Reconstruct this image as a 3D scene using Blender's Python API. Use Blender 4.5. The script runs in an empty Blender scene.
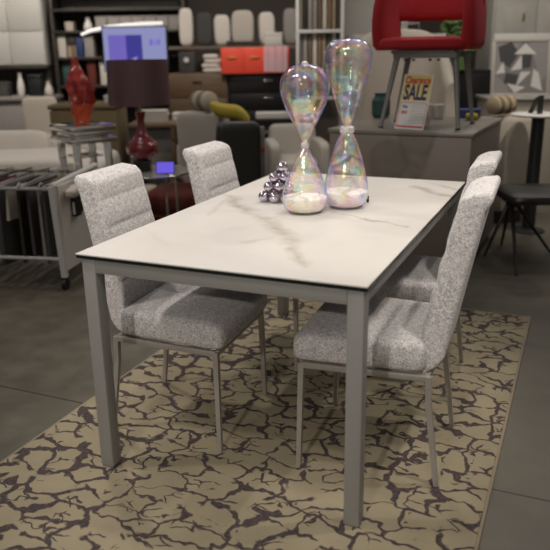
import bpy, bmesh, math, random
from mathutils import Vector, Matrix
random.seed(7)
S = bpy.context.scene
C = S.collection
PI = math.pi

# ------------------------------------------------------------------ view
S.view_settings.view_transform = 'Standard'
S.view_settings.look = 'None'
S.view_settings.exposure = 0.0
S.view_settings.gamma = 1.0
S.view_settings.use_curve_mapping = False
S.cycles.max_bounces = 8
S.cycles.transparent_max_bounces = 16

CAM = Vector((0.9335, -2.5125, 1.3499))
YAW, PITCH, ROLL = -0.4045, 0.3058, -0.0145
TH = 0.4045                      # heading of the shop floor behind the table (its displays face this way)


def aisle(lat, fwd, z=0.0):
    """a spot of the shop floor: metres to the right / onward along the aisle."""
    c, s = math.cos(TH), math.sin(TH)
    return (CAM.x + lat * c - fwd * s, CAM.y + lat * s + fwd * c, z)


# ------------------------------------------------------------------ materials
def nt(name):
    m = bpy.data.materials.new(name)
    m.use_nodes = True
    t = m.node_tree
    return m, t, t.nodes['Principled BSDF']


def setin(b, k, v):
    if k in b.inputs:
        b.inputs[k].default_value = v


def mat(name, col, rough=0.5, metal=0.0, noise=0.0, scale=8.0, bump=0.0, bscale=60.0, spec=0.5, trans=0.0, emit=None, estr=1.0, coat=0.0):
    m, t, b = nt(name)
    c4 = (*col, 1)
    b.inputs['Base Color'].default_value = c4
    b.inputs['Roughness'].default_value = rough
    b.inputs['Metallic'].default_value = metal
    setin(b, 'Specular IOR Level', spec)
    setin(b, 'Transmission Weight', trans)
    setin(b, 'Coat Weight', coat)
    if emit:
        b.inputs['Emission Color'].default_value = (*emit, 1)
        b.inputs['Emission Strength'].default_value = estr
    N, Lk = t.nodes.new, t.links.new
    tc = N('ShaderNodeTexCoord')
    if noise > 0:
        n = N('ShaderNodeTexNoise'); n.inputs['Scale'].default_value = scale; n.inputs['Detail'].default_value = 4
        Lk(tc.outputs['Object'], n.inputs['Vector'])
        mx = N('ShaderNodeMix'); mx.data_type = 'RGBA'
        mx.inputs[6].default_value = (*[c * (1 - noise) for c in col], 1)
        mx.inputs[7].default_value = (*[min(1, c * (1 + noise)) for c in col], 1)
        Lk(n.outputs['Fac'], mx.inputs[0]); Lk(mx.outputs[2], b.inputs['Base Color'])
    if bump > 0:
        n = N('ShaderNodeTexNoise'); n.inputs['Scale'].default_value = bscale; n.inputs['Detail'].default_value = 3
        Lk(tc.outputs['Object'], n.inputs['Vector'])
        bp = N('ShaderNodeBump'); bp.inputs['Strength'].default_value = bump; bp.inputs['Distance'].default_value = 0.004
        Lk(n.outputs['Fac'], bp.inputs['Height']); Lk(bp.outputs['Normal'], b.inputs['Normal'])
    return m


class G:
    """tiny node-graph helper"""
    def __init__(s, t): s.t = t
    def n(s, kind, **kw):
        x = s.t.nodes.new(kind)
        for k, v in kw.items(): setattr(x, k, v)
        return x
    def link(s, a, b): s.t.links.new(a, b)
    def math(s, op, a, b=None, clamp=False):
        x = s.n('ShaderNodeMath', operation=op); x.use_clamp = clamp
        for i, v in enumerate((a, b)):
            if v is None: continue
            if isinstance(v, (int, float)): x.inputs[i].default_value = v
            else: s.link(v, x.inputs[i])
        return x.outputs[0]
    def noise(s, vec, scale, detail=2.0, rough=0.5, dist=0.0):
        x = s.n('ShaderNodeTexNoise'); x.inputs['Scale'].default_value = scale
        x.inputs['Detail'].default_value = detail; x.inputs['Roughness'].default_value = rough
        x.inputs['Distortion'].default_value = dist
        s.link(vec, x.inputs['Vector']); return x
    def ramp(s, fac, stops, interp='LINEAR'):
        x = s.n('ShaderNodeValToRGB'); x.color_ramp.interpolation = interp
        e = x.color_ramp.elements
        while len(e) < len(stops): e.new(0.5)
        for i, (p, c) in enumerate(stops):
            e[i].position = p; e[i].color = (*c, 1) if not isinstance(c, (int, float)) else (c, c, c, 1)
        s.link(fac, x.inputs['Fac']); return x.outputs['Color']
    def mix(s, fac, a, b):
        x = s.n('ShaderNodeMix', data_type='RGBA')
        for i, v in ((0, fac), (6, a), (7, b)):
            if isinstance(v, (int, float)): x.inputs[i].default_value = v
            elif isinstance(v, tuple): x.inputs[i].default_value = (*v, 1)
            else: s.link(v, x.inputs[i])
        return x.outputs[2]


def mat_tweed():
    m, t, b = nt('tweed_boucle'); g = G(t)
    tc = g.n('ShaderNodeTexCoord').outputs['Object']
    a = g.noise(tc, 240, 3, 0.6).outputs['Fac']
    c = g.noise(tc, 75, 2, 0.5).outputs['Fac']
    f = g.math('ADD', g.math('MULTIPLY', a, 0.75), g.math('MULTIPLY', c, 0.25))
    col = g.ramp(f, [(0.33, (0.24, 0.225, 0.225)), (0.45, (0.46, 0.44, 0.445)), (0.55, (0.70, 0.68, 0.685)), (0.7, (0.82, 0.80, 0.80))])
    g.link(col, b.inputs['Base Color'])
    b.inputs['Roughness'].default_value = 0.95; setin(b, 'Specular IOR Level', 0.15)
    setin(b, 'Sheen Weight', 0.2)
    bp = g.n('ShaderNodeBump'); bp.inputs['Strength'].default_value = 0.6; bp.inputs['Distance'].default_value = 0.004
    g.link(a, bp.inputs['Height']); g.link(bp.outputs['Normal'], b.inputs['Normal'])
    return m


def mat_marble(veins):
    """warm white ceramic with soft grey-tan veins along given table-top polylines"""
    m, t, b = nt('white_marble_ceramic'); g = G(t)
    tc = g.n('ShaderNodeTexCoord').outputs['Object']
    wn = g.noise(tc, 5.0, 4, 0.6).outputs['Color']
    sub = g.n('ShaderNodeVectorMath', operation='SUBTRACT'); g.link(wn, sub.inputs[0]); sub.inputs[1].default_value = (.5, .5, .5)
    sc = g.n('ShaderNodeVectorMath', operation='SCALE'); g.link(sub.outputs[0], sc.inputs[0]); sc.inputs['Scale'].default_value = 0.14
    add = g.n('ShaderNodeVectorMath', operation='ADD'); g.link(tc, add.inputs[0]); g.link(sc.outputs[0], add.inputs[1])
    sp = g.n('ShaderNodeSeparateXYZ'); g.link(add.outputs[0], sp.inputs[0])
    X, Y = sp.outputs[0], sp.outputs[1]
    fine = g.noise(tc, 14, 4, 0.65).outputs['Fac']
    total = None
    for (x0, y0, x1, y1, w, k) in veins:
        dx, dy = x1 - x0, y1 - y0
        L = math.hypot(dx, dy); ux, uy = dx / L, dy / L
        rx = g.math('SUBTRACT', X, x0); ry = g.math('SUBTRACT', Y, y0)
        along = g.math('ADD', g.math('MULTIPLY', rx, ux), g.math('MULTIPLY', ry, uy))
        perp = g.math('ABSOLUTE', g.math('SUBTRACT', g.math('MULTIPLY', rx, uy), g.math('MULTIPLY', ry, ux)))
        over = g.math('MAXIMUM', g.math('SUBTRACT', g.math('ABSOLUTE', g.math('SUBTRACT', along, L / 2)), L / 2), 0)
        d = g.math('ADD', perp, over)
        v = g.math('SUBTRACT', 1.0, g.math('DIVIDE', d, w), clamp=True)
        v = g.math('MULTIPLY', v, k)
        total = v if total is None else g.math('MAXIMUM', total, v)
    f = g.math('MULTIPLY', g.math('POWER', total, 1.3), g.math('ADD', g.math('MULTIPLY', g.math('POWER', fine, 2.0), 3.0), 0.05), clamp=True)
    cloud = g.noise(tc, 2.2, 5, 0.6).outputs['Fac']
    base = g.ramp(cloud, [(0.35, (0.55, 0.53, 0.505)), (0.65, (0.61, 0.59, 0.57))])
    col = g.mix(f, base, (0.31, 0.265, 0.215))
    g.link(col, b.inputs['Base Color'])
    b.inputs['Roughness'].default_value = 0.42; setin(b, 'Specular IOR Level', 0.4)
    return m


def mat_rug():
    m, t, b = nt('rug_pile'); g = G(t)
    tc = g.n('ShaderNodeTexCoord').outputs['Object']
    wn = g.noise(tc, 11.0, 2, 0.55).outputs['Color']
    sub = g.n('ShaderNodeVectorMath', operation='SUBTRACT'); g.link(wn, sub.inputs[0]); sub.inputs[1].default_value = (.5, .5, .5)
    sc = g.n('ShaderNodeVectorMath', operation='SCALE'); g.link(sub.outputs[0], sc.inputs[0]); sc.inputs['Scale'].default_value = 0.12
    add = g.n('ShaderNodeVectorMath', operation='ADD'); g.link(tc, add.inputs[0]); g.link(sc.outputs[0], add.inputs[1])
    mp = g.n('ShaderNodeMapping'); mp.inputs['Scale'].default_value = (7.0, 11.5, 0.0); mp.inputs['Rotation'].default_value = (0, 0, 0.12)
    g.link(add.outputs[0], mp.inputs['Vector'])
    vo = g.n('ShaderNodeTexVoronoi', feature='DISTANCE_TO_EDGE'); vo.inputs['Scale'].default_value = 1.0
    vo.voronoi_dimensions = '2D'
    g.link(mp.outputs[0], vo.inputs['Vector'])
    big = g.noise(tc, 2.6, 2, 0.5).outputs['Fac']
    small = g.noise(tc, 9.0, 2, 0.5).outputs['Fac']
    spx = g.n('ShaderNodeSeparateXYZ'); g.link(tc, spx.inputs[0])
    # heavier ink towards the left border, lines of fairly even width that break off here and there
    left = g.math('MULTIPLY', g.math('SUBTRACT', -0.25, spx.outputs[0]), 0.10, clamp=True)
    th = g.math('ADD', g.math('MULTIPLY', g.math('SUBTRACT', small, 0.5), 0.15), 0.088)
    th = g.math('ADD', th, g.math('MULTIPLY', g.math('SUBTRACT', big, 0.5), 0.16))
    th = g.math('ADD', th, left)
    line = g.math('MULTIPLY', g.math('SUBTRACT', th, vo.outputs['Distance']), 30.0, clamp=True)
    # short side twigs growing into the cells
    mp2 = g.n('ShaderNodeMapping'); mp2.inputs['Scale'].default_value = (13.0, 19.0, 0.0); mp2.inputs['Rotation'].default_value = (0, 0, -0.5)
    g.link(add.outputs[0], mp2.inputs['Vector'])
    vo2 = g.n('ShaderNodeTexVoronoi', feature='DISTANCE_TO_EDGE'); vo2.voronoi_dimensions = '2D'; vo2.inputs['Scale'].default_value = 1.0
    g.link(mp2.outputs[0], vo2.inputs['Vector'])
    n3 = g.noise(tc, 11.0, 2, 0.5).outputs['Fac']
    th2 = g.math('MULTIPLY', g.math('SUBTRACT', n3, 0.52), 1.1)
    th2 = g.math('MINIMUM', th2, 0.085)
    line2 = g.math('MULTIPLY', g.math('SUBTRACT', th2, vo2.outputs['Distance']), 26.0, clamp=True)
    brk = g.noise(tc, 9.5, 1, 0.5).outputs['Fac']
    line = g.math('MULTIPLY', line, g.math('MULTIPLY', g.math('SUBTRACT', 0.635, brk), 30.0, clamp=True))
    ln = g.math('MAXIMUM', line, line2)
    pile = g.noise(tc, 90, 3, 0.6).outputs['Fac']
    mott = g.noise(tc, 3.0, 4, 0.6).outputs['Fac']
    beige = g.ramp(mott, [(0.3, (0.255, 0.217, 0.148)), (0.7, (0.33, 0.288, 0.202))])
    dark = g.ramp(pile, [(0.3, (0.045, 0.034, 0.036)), (0.75, (0.105, 0.083, 0.083))])
    col = g.mix(ln, beige, dark)
    g.link(col, b.inputs['Base Color'])
    b.inputs['Roughness'].default_value = 0.95; setin(b, 'Specular IOR Level', 0.1)
    h = g.math('SUBTRACT', g.math('MULTIPLY', pile, 0.5), g.math('MULTIPLY', ln, 0.8))
    bp = g.n('ShaderNodeBump'); bp.inputs['Strength'].default_value = 0.35; bp.inputs['Distance'].default_value = 0.005
    g.link(h, bp.inputs['Height']); g.link(bp.outputs['Normal'], b.inputs['Normal'])
    return m


def mat_concrete():
    m, t, b = nt('polished_concrete'); g = G(t)
    tc = g.n('ShaderNodeTexCoord').outputs['Object']
    n1 = g.noise(tc, 1.3, 6, 0.65).outputs['Fac']
    n2 = g.noise(tc, 9.0, 5, 0.6).outputs['Fac']
    f = g.math('ADD', g.math('MULTIPLY', n1, 0.65), g.math('MULTIPLY', n2, 0.35))
    col = g.ramp(f, [(0.32, (0.060, 0.052, 0.038)), (0.5, (0.089, 0.079, 0.060)), (0.68, (0.125, 0.112, 0.087))])
    sp = g.n('ShaderNodeSeparateXYZ'); g.link(tc, sp.inputs[0])

    def joint(o, offs, step):
        a = g.math('ABSOLUTE', g.math('SUBTRACT', g.math('MODULO', g.math('ADD', o, offs), step), step / 2))
        return g.math('LESS_THAN', a, 0.004)
    # sawn joints: one runs across just in front of the table's middle
    jy = joint(sp.outputs[1], 0.43 + 30.0 + 1.5, 3.0)
    jx = joint(sp.outputs[0], 30.0 + 1.7, 3.0)
    col = g.mix(g.math('MAXIMUM', jy, jx), col, (0.018, 0.015, 0.012))
    g.link(col, b.inputs['Base Color'])
    g.link(g.ramp(n2, [(0.3, 0.38), (0.7, 0.55)]), b.inputs['Roughness'])
    setin(b, 'Specular IOR Level', 0.4)
    return m


def mat_iridescent(name, seed):
    """thin soap-film coated blown glass: clear shell, reflections coloured by film thickness and angle"""
    m = bpy.data.materials.new(name); m.use_nodes = True; t = m.node_tree; t.nodes.clear(); g = G(t)
    out = g.n('ShaderNodeOutputMaterial')
    tc = g.n('ShaderNodeTexCoord').outputs['Object']
    lw = g.n('ShaderNodeLayerWeight'); lw.inputs['Blend'].default_value = 0.5
    mp = g.n('ShaderNodeMapping'); mp.inputs['Location'].default_value = (seed, seed * 2, 0); mp.inputs['Scale'].default_value = (1, 1, 1.7)
    g.link(tc, mp.inputs['Vector'])
    nn = g.noise(mp.outputs[0], 7.0, 2, 0.5, 0.6).outputs['Fac']
    patch = g.noise(mp.outputs[0], 10.0, 3, 0.6, 1.2).outputs['Fac']
    h = g.math('FRACT', g.math('ADD', g.math('MULTIPLY', nn, 2.6), g.math('MULTIPLY', lw.outputs['Facing'], 1.1)))
    film = g.ramp(h, [(0.0, (0.80, 0.62, 1.0)), (0.18, (0.45, 0.55, 1.0)), (0.34, (0.45, 0.95, 0.90)), (0.50, (0.98, 0.92, 0.42)), (0.64, (1.0, 0.72, 0.40)), (0.80, (1.0, 0.60, 0.85)), (1.0, (0.80, 0.62, 1.0))])
    gl = g.n('ShaderNodeBsdfGlossy'); gl.inputs['Roughness'].default_value = 0.05
    g.link(g.mix(0.12, film, (1.0, 1.0, 1.0)), gl.inputs['Color'])
    bp = g.n('ShaderNodeBump'); bp.inputs['Strength'].default_value = 0.25; bp.inputs['Distance'].default_value = 0.01
    g.link(patch, bp.inputs['Height']); g.link(bp.outputs['Normal'], gl.inputs['Normal'])
    tr = g.n('ShaderNodeBsdfTransparent'); tr.inputs['Color'].default_value = (0.985, 0.98, 0.99, 1)
    edge = g.math('POWER', lw.outputs['Facing'], 2.2)
    pf = g.ramp(patch, [(0.42, 0.08), (0.60, 0.46)])
    fac = g.math('ADD', g.math('MULTIPLY', edge, 0.55), pf, clamp=True)
    mx = g.n('ShaderNodeMixShader'); g.link(fac, mx.inputs[0]); g.link(tr.outputs[0], mx.inputs[1]); g.link(gl.outputs[0], mx.inputs[2])
    # milky diffuse share on the film, imitating bright reflections
    df = g.n('ShaderNodeBsdfDiffuse'); g.link(g.mix(0.08, film, (1.0, 1.0, 1.0)), df.inputs['Color'])
    tl = g.n('ShaderNodeBsdfTranslucent'); g.link(g.mix(0.08, film, (1.0, 1.0, 1.0)), tl.inputs['Color'])
    fr = g.n('ShaderNodeMixShader'); fr.inputs[0].default_value = 0.5; g.link(df.outputs[0], fr.inputs[1]); g.link(tl.outputs[0], fr.inputs[2])
    m2 = g.n('ShaderNodeMixShader'); g.link(g.ramp(patch, [(0.42, 0.035), (0.62, 0.21)]), m2.inputs[0]); g.link(mx.outputs[0], m2.inputs[1]); g.link(fr.outputs[0], m2.inputs[2])
    g.link(m2.outputs[0], out.inputs['Surface'])
    return m


def mat_clear(name, tint=(0.9, 0.95, 0.94), refl=0.12, rough=0.03):
    m = bpy.data.materials.new(name); m.use_nodes = True; t = m.node_tree; t.nodes.clear(); g = G(t)
    out = g.n('ShaderNodeOutputMaterial')
    lw = g.n('ShaderNodeLayerWeight'); lw.inputs['Blend'].default_value = 0.4
    gl = g.n('ShaderNodeBsdfGlossy'); gl.inputs['Roughness'].default_value = rough
    tr = g.n('ShaderNodeBsdfTransparent'); tr.inputs['Color'].default_value = (*tint, 1)
    fac = g.math('ADD', g.math('MULTIPLY', lw.outputs['Fresnel'], 0.8), refl, clamp=True)
    mx = g.n('ShaderNodeMixShader'); g.link(fac, mx.inputs[0]); g.link(tr.outputs[0], mx.inputs[1]); g.link(gl.outputs[0], mx.inputs[2])
    g.link(mx.outputs[0], out.inputs['Surface'])
    return m


def mat_stripe(name, a, b_, axis=2, scale=40.0, rough=0.9):
    m, t, b = nt(name); g = G(t)
    tc = g.n('ShaderNodeTexCoord').outputs['Object']
    sp = g.n('ShaderNodeSeparateXYZ'); g.link(tc, sp.inputs[0])
    w = g.math('SINE', g.math('MULTIPLY', sp.outputs[axis], scale))
    f = g.math('MULTIPLY', g.math('ADD', w, 0.15), 4.0, clamp=True)
    g.link(g.mix(f, a, b_), b.inputs['Base Color']); b.inputs['Roughness'].default_value = rough
    return m


def mat_wood(name, a, b_, axis=0, rough=0.5):
    m, t, b = nt(name); g = G(t)
    tc = g.n('ShaderNodeTexCoord').outputs['Object']
    mp = g.n('ShaderNodeMapping'); s = [18.0, 18.0, 18.0]; s[axis] = 1.6; mp.inputs['Scale'].default_value = s
    g.link(tc, mp.inputs['Vector'])
    n = g.noise(mp.outputs[0], 1.5, 4, 0.6, 0.4).outputs['Fac']
    g.link(g.ramp(n, [(0.3, a), (0.7, b_)]), b.inputs['Base Color']); b.inputs['Roughness'].default_value = rough
    return m


M = {}
M['tweed'] = mat_tweed()
M['chair_metal'] = mat('brushed_warm_metal', (0.40, 0.37, 0.345), 0.38, 0.4, 0.06, 30)
M['table_metal'] = mat('grey_painted_metal', (0.285, 0.280, 0.268), 0.45, 0.15, 0.03, 20)
M['black_glass'] = mat('black_edge_glass', (0.008, 0.012, 0.012), 0.12)
M['marble'] = mat_marble([(-0.62, 0.34, -0.42, 0.154, .030, .5), (-0.42, 0.154, -0.13, -0.16, .040, .75), (-0.13, -0.16, 0.04, -0.36, .050, .95),
                          (0.04, -0.36, 0.12, -0.47, .055, .8), (0.12, -0.47, 0.23, -0.68, .030, .7), (-0.42, 0.154, -0.30, -0.20, .022, .45), (-0.13, -0.16, 0.10, -0.14, .018, .35),
                          (0.04, -0.36, -0.02, -0.50, .03, .5), (0.05, 0.02, 0.235, -0.067, .016, .6), (0.235, -0.067, 0.41, -0.155, .020, .8), (0.26, 0.62, 0.47, 0.44, .045, .9), (0.33, 0.72, 0.46, 0.60, .03, .7),
                          (0.20, 0.50, 0.33, 0.58, .02, .4), (-0.45, -0.45, -0.25, -0.62, .02, .25)])
M['rug'] = mat_rug()
M['rug_edge'] = mat('rug_binding', (0.24, 0.20, 0.14), 0.95)
M['concrete'] = mat_concrete()
M['irid'] = mat_iridescent('iridescent_glass', 0.3)
M['irid2'] = mat_iridescent('iridescent_glass_tall', 1.9)
M['sand'] = mat('white_sand', (0.93, 0.92, 0.89), 0.9, 0, 0.03, 90, 0.2, 300)
M['chrome'] = mat('chrome', (0.78, 0.77, 0.78), 0.08, 1.0)
M['chrome_ball'] = mat('mirror_ball', (0.66, 0.60, 0.69), 0.05, 1.0)
M['black'] = mat('matte_black', (0.012, 0.012, 0.012), 0.45)
M['black_leather'] = mat('black_leather', (0.017, 0.016, 0.015), 0.42, 0, 0.1, 20, 0.15, 120)
M['black_lacquer'] = mat('black_lacquer', (0.014, 0.013, 0.013), 0.3)
M['taupe'] = mat('taupe_lacquer', (0.185, 0.155, 0.130), 0.5, 0, 0.03, 3)
M['taupe_top'] = mat('taupe_lacquer_top', (0.205, 0.178, 0.152), 0.35, 0, 0.03, 3)
M['red_fabric'] = mat('red_wool', (0.36, 0.010, 0.016), 0.85, 0, 0.08, 40, 0.25, 200)
M['grey_metal'] = mat('grey_powder_coat', (0.21, 0.205, 0.20), 0.45, 0.3)
M['white_metal'] = mat('white_powder_coat', (0.52, 0.51, 0.48), 0.45)
M['white_panel'] = mat('off_white_board', (0.47, 0.455, 0.425), 0.55, 0, 0.03, 5)
M['white_fabric'] = mat('off_white_linen', (0.60, 0.555, 0.50), 0.95, 0, 0.05, 8, 0.2, 150)
M['grey_fabric'] = mat('warm_grey_linen', (0.46, 0.42, 0.375), 0.95, 0, 0.05, 8, 0.2, 150)
M['beige_fabric'] = mat('beige_linen', (0.40, 0.355, 0.30), 0.95, 0, 0.05, 8, 0.2, 150)
M['olive_fabric'] = mat('olive_brown_cloth', (0.17, 0.125, 0.065), 0.9, 0, 0.08, 8)
M['rope'] = mat_stripe('rope_stripe', (0.30, 0.235, 0.15), (0.13, 0.10, 0.065), 0, 75)
M['roll_stripe'] = mat_stripe('roll_stripe', (0.42, 0.36, 0.28), (0.19, 0.16, 0.125), 0, 45)
M['yellow'] = mat('mustard_knit', (0.34, 0.27, 0.035), 0.9, 0, 0.12, 30, 0.3, 120)
M['mirror'] = mat('bevelled_mirror', (0.86, 0.84, 0.80), 0.13, 1.0)
M['red_glass'] = mat('red_art_glass', (0.45, 0.04, 0.028), 0.08, 0, 0.55, 16, 0.5, 22, trans=0.45, coat=0.6)
M['orange_glass'] = mat('orange_red_art_glass', (0.85, 0.10, 0.025), 0.08, 0, 0.35, 16, 0.5, 22, trans=0.45, coat=0.6)
M['shade'] = mat('aubergine_satin', (0.15, 0.088, 0.098), 0.42, 0.7)
M['garnet'] = mat('garnet_glazed_glass', (0.17, 0.008, 0.014), 0.10, 0, 0.2, 14, coat=0.8)
M['clear'] = mat_clear('clear_glass')
M['frost'] = mat('frosted_white_glass', (0.75, 0.74, 0.73), 0.2, trans=0.35, coat=0.6)
M['pale_film'] = mat('pale_tint_film', (0.78, 0.66, 0.72), 0.25)  # pinkish tint stands in for the reflection on the red cabinet
M['pale_film'].node_tree.nodes['Principled BSDF'].inputs['Alpha'].default_value = 0.42
M['red_lacquer'] = mat('orange_red_lacquer', (0.80, 0.085, 0.048), 0.35)
M['walnut'] = mat_wood('walnut_brown', (0.10, 0.062, 0.036), (0.155, 0.098, 0.058))
M['oak'] = mat_wood('dark_oak', (0.13, 0.082, 0.045), (0.20, 0.130, 0.075))
M['shelf_wood'] = mat_wood('grey_brown_shelf', (0.12, 0.09, 0.065), (0.18, 0.14, 0.10))
M['dark_wood'] = mat_wood('espresso_wood', (0.022, 0.016, 0.012), (0.04, 0.03, 0.022))
M['wall'] = mat('dark_taupe_wall', (0.065, 0.054, 0.046), 0.9, 0, 0.06, 2)
M['wall_pale'] = mat('pale_wall_paint', (0.42, 0.40, 0.37), 0.85, 0, 0.03, 2)
M['wardrobe'] = mat('warm_grey_wardrobe', (0.42, 0.395, 0.36), 0.55, 0, 0.02, 3)
M['brass'] = mat('dull_brass', (0.40, 0.29, 0.10), 0.35, 0.8)
M['grey_card'] = mat('grey_card', (0.24, 0.22, 0.205), 0.7, 0, 0.1, 6)
M['charcoal'] = mat('charcoal_cloth', (0.055, 0.052, 0.050), 0.9, 0, 0.1, 20)
M['green'] = mat('leaf_green', (0.11, 0.20, 0.055), 0.8, 0, 0.3, 10)
M['teal'] = mat('dark_teal', (0.02, 0.06, 0.06), 0.6)
M['navy'] = mat('navy_blue', (0.012, 0.028, 0.115), 0.6)
M['dark_red'] = mat('dark_brick_velvet', (0.10, 0.016, 0.010), 0.9, 0, 0.1, 20)
M['art_light'] = mat('art_pale', (0.62, 0.60, 0.57), 0.6)
M['art_mid'] = mat('art_mid_grey', (0.20, 0.185, 0.18), 0.6)
M['art_dark'] = mat('art_dark_grey', (0.055, 0.050, 0.050), 0.6)
M['art_soft'] = mat('art_soft_grey', (0.27, 0.25, 0.24), 0.6)
M['sign_white'] = mat('sign_paper', (0.66, 0.64, 0.62), 0.4)
M['sign_yellow'] = mat('sign_yellow', (0.70, 0.57, 0.22), 0.4)
M['sign_red'] = mat('sign_red', (0.52, 0.012, 0.02), 0.4)
M['sign_navy'] = mat('sign_navy', (0.010, 0.022, 0.12), 0.4)
M['sign_grey'] = mat('sign_grey', (0.22, 0.22, 0.26), 0.4)
M['scr_pale'] = mat('screen_pale', (0, 0, 0), 0.3, emit=(0.25, 0.265, 0.48), estr=1.0)
M['scr_violet'] = mat('screen_violet', (0, 0, 0), 0.3, emit=(0.155, 0.12, 0.46), estr=1.0)
M['scr_blue'] = mat('screen_blue', (0, 0, 0), 0.3, emit=(0.045, 0.04, 0.26), estr=1.0)
M['scr_pink'] = mat('screen_lilac', (0, 0, 0), 0.3, emit=(0.40, 0.32, 0.62), estr=1.0)
M['scr_mark'] = mat('screen_mark', (0, 0, 0), 0.3, emit=(0.17, 0.13, 0.55), estr=1.0)
M['refl_glow'] = mat('reflection_violet', (0, 0, 0), 0.3, emit=(0.145, 0.10, 0.70), estr=1.0)  # emissive violet imitating a reflection on the glass table
M['lamp_glow'] = mat('lit_strip', (0.6, 0.6, 0.6), 0.4, emit=(0.62, 0.58, 0.55), estr=1.0)
M['ceramic'] = mat('white_ceramic', (0.62, 0.59, 0.55), 0.3)
M['red_tag'] = mat('red_tag', (0.5, 0.05, 0.02), 0.5)


# ------------------------------------------------------------------ mesh helpers
def bx(bm, c, s, bev=0.0, seg=2, rot=None):
    """box, centre c, full size s"""
    r = bmesh.ops.create_cube(bm, size=1.0)
    vs = r['verts']
    for v in vs: v.co = Vector((v.co.x * s[0], v.co.y * s[1], v.co.z * s[2]))
    if bev > 0:
        es = list({e for v in vs for e in v.link_edges})
        rb = bmesh.ops.bevel(bm, geom=es, offset=bev, segments=seg, profile=0.5, affect='EDGES')
        vs = list({v for f in rb['faces'] for v in f.verts} | {v for v in vs if v.is_valid})
    for v in vs:
        p = v.co.copy()
        if rot: p = rot @ p
        v.co = p + Vector(c)


def box2(bm, x0, x1, y0, y1, z0, z1, bev=0.0, seg=2):
    bx(bm, ((x0 + x1) / 2, (y0 + y1) / 2, (z0 + z1) / 2), (abs(x1 - x0), abs(y1 - y0), abs(z1 - z0)), bev, seg)


def sgnpow(a, e): return math.copysign(abs(a) ** e, a)


def se(bm, c, h, e1=0.4, e2=0.25, nu=28, nv=14, rot=None, warp=None):
    """superellipsoid cushion, half sizes h"""
    rows = []
    for j in range(1, nv):
        ph = -PI / 2 + PI * j / nv
        row = []
        for i in range(nu):
            th = 2 * PI * i / nu
            p = Vector((h[0] * sgnpow(math.cos(ph), e1) * sgnpow(math.cos(th), e2), h[1] * sgnpow(math.cos(ph), e1) * sgnpow(math.sin(th), e2), h[2] * sgnpow(math.sin(ph), e1)))
            if warp: p = warp(p)
            if rot: p = rot @ p
            row.append(bm.verts.new(p + Vector(c)))
        rows.append(row)
    ends = []
    for sg in (-1, 1):
        p = Vector((0, 0, sg * h[2]))
        if warp: p = warp(p)
        if rot: p = rot @ p
        ends.append(bm.verts.new(p + Vector(c)))
    for j in range(len(rows) - 1):
        for i in range(nu):
            k = (i + 1) % nu
            bm.faces.new((rows[j][i], rows[j][k], rows[j + 1][k], rows[j + 1][i]))
    for i in range(nu):
        k = (i + 1) % nu
        bm.faces.new((ends[0], rows[0][k], rows[0][i])); bm.faces.new((ends[1], rows[-1][i], rows[-1][k]))


def lathe(bm, prof, n=32, c=(0, 0, 0), cap=True):
    rings = []
    for r, z in prof:
        if r < 1e-6: rings.append([bm.verts.new((c[0], c[1], c[2] + z))])
        else: rings.append([bm.verts.new((c[0] + r * math.cos(2 * PI * i / n), c[1] + r * math.sin(2 * PI * i / n), c[2] + z)) for i in range(n)])
    for a, b in zip(rings, rings[1:]):
        for i in range(n):
            k = (i + 1) % n
            if len(a) == 1 and len(b) == 1: continue
            if len(a) == 1: bm.faces.new((a[0], b[k], b[i]))
            elif len(b) == 1: bm.faces.new((a[i], a[k], b[0]))
            else: bm.faces.new((a[i], a[k], b[k], b[i]))
    if cap:
        if len(rings[0]) > 1: bm.faces.new(list(reversed(rings[0])))
        if len(rings[-1]) > 1: bm.faces.new(rings[-1])


def tube(bm, pts, r, n=10, closed=False, square=False, spin=0.0):
    pts = [Vector(p) for p in pts]
    rr = r if isinstance(r, (list, tuple)) else [r] * len(pts)
    if square: n = 4; spin += PI / 4; rr = [x * math.sqrt(2) for x in rr]
    rings = []
    up = None
    for i, p in enumerate(pts):
        if closed: d = pts[(i + 1) % len(pts)] - pts[i - 1]
        elif i == 0: d = pts[1] - p
        elif i == len(pts) - 1: d = p - pts[i - 1]
        else: d = (pts[i + 1] - p).normalized() + (p - pts[i - 1]).normalized()
        d.normalize()
        if up is None:
            up = Vector((0, 1, 0)) if abs(d.y) < 0.9 else Vector((1, 0, 0))
        a = (up - d * up.dot(d)).normalized(); b = d.cross(a); up = a
        rings.append([bm.verts.new(p + (a * math.cos(spin + 2 * PI * k / n) + b * math.sin(spin + 2 * PI * k / n)) * rr[i]) for k in range(n)])
    pairs = list(zip(rings, rings[1:])) + ([(rings[-1], rings[0])] if closed else [])
    for a, b in pairs:
        for i in range(n):
            k = (i + 1) % n
            bm.faces.new((a[i], a[k], b[k], b[i]))
    if not closed:
        bm.faces.new(list(reversed(rings[0]))); bm.faces.new(rings[-1])


def prism(bm, poly, y0, y1):
    """polygon in x/z pushed through y"""
    a = [bm.verts.new((x, y0, z)) for x, z in poly]; b = [bm.verts.new((x, y1, z)) for x, z in poly]
    n = len(poly)
    bm.faces.new(a); bm.faces.new(list(reversed(b)))
    for i in range(n):
        k = (i + 1) % n
        bm.faces.new((a[k], a[i], b[i], b[k]))


def loft(bm, rings, caps=True):
    R_ = [[bm.verts.new(p) for p in r] for r in rings]
    n = len(R_[0])
    for a, b in zip(R_, R_[1:]):
        for i in range(n):
            k = (i + 1) % n
            bm.faces.new((a[i], a[k], b[k], b[i]))
    if caps: bm.faces.new(list(reversed(R_[0]))); bm.faces.new(R_[-1])


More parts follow.
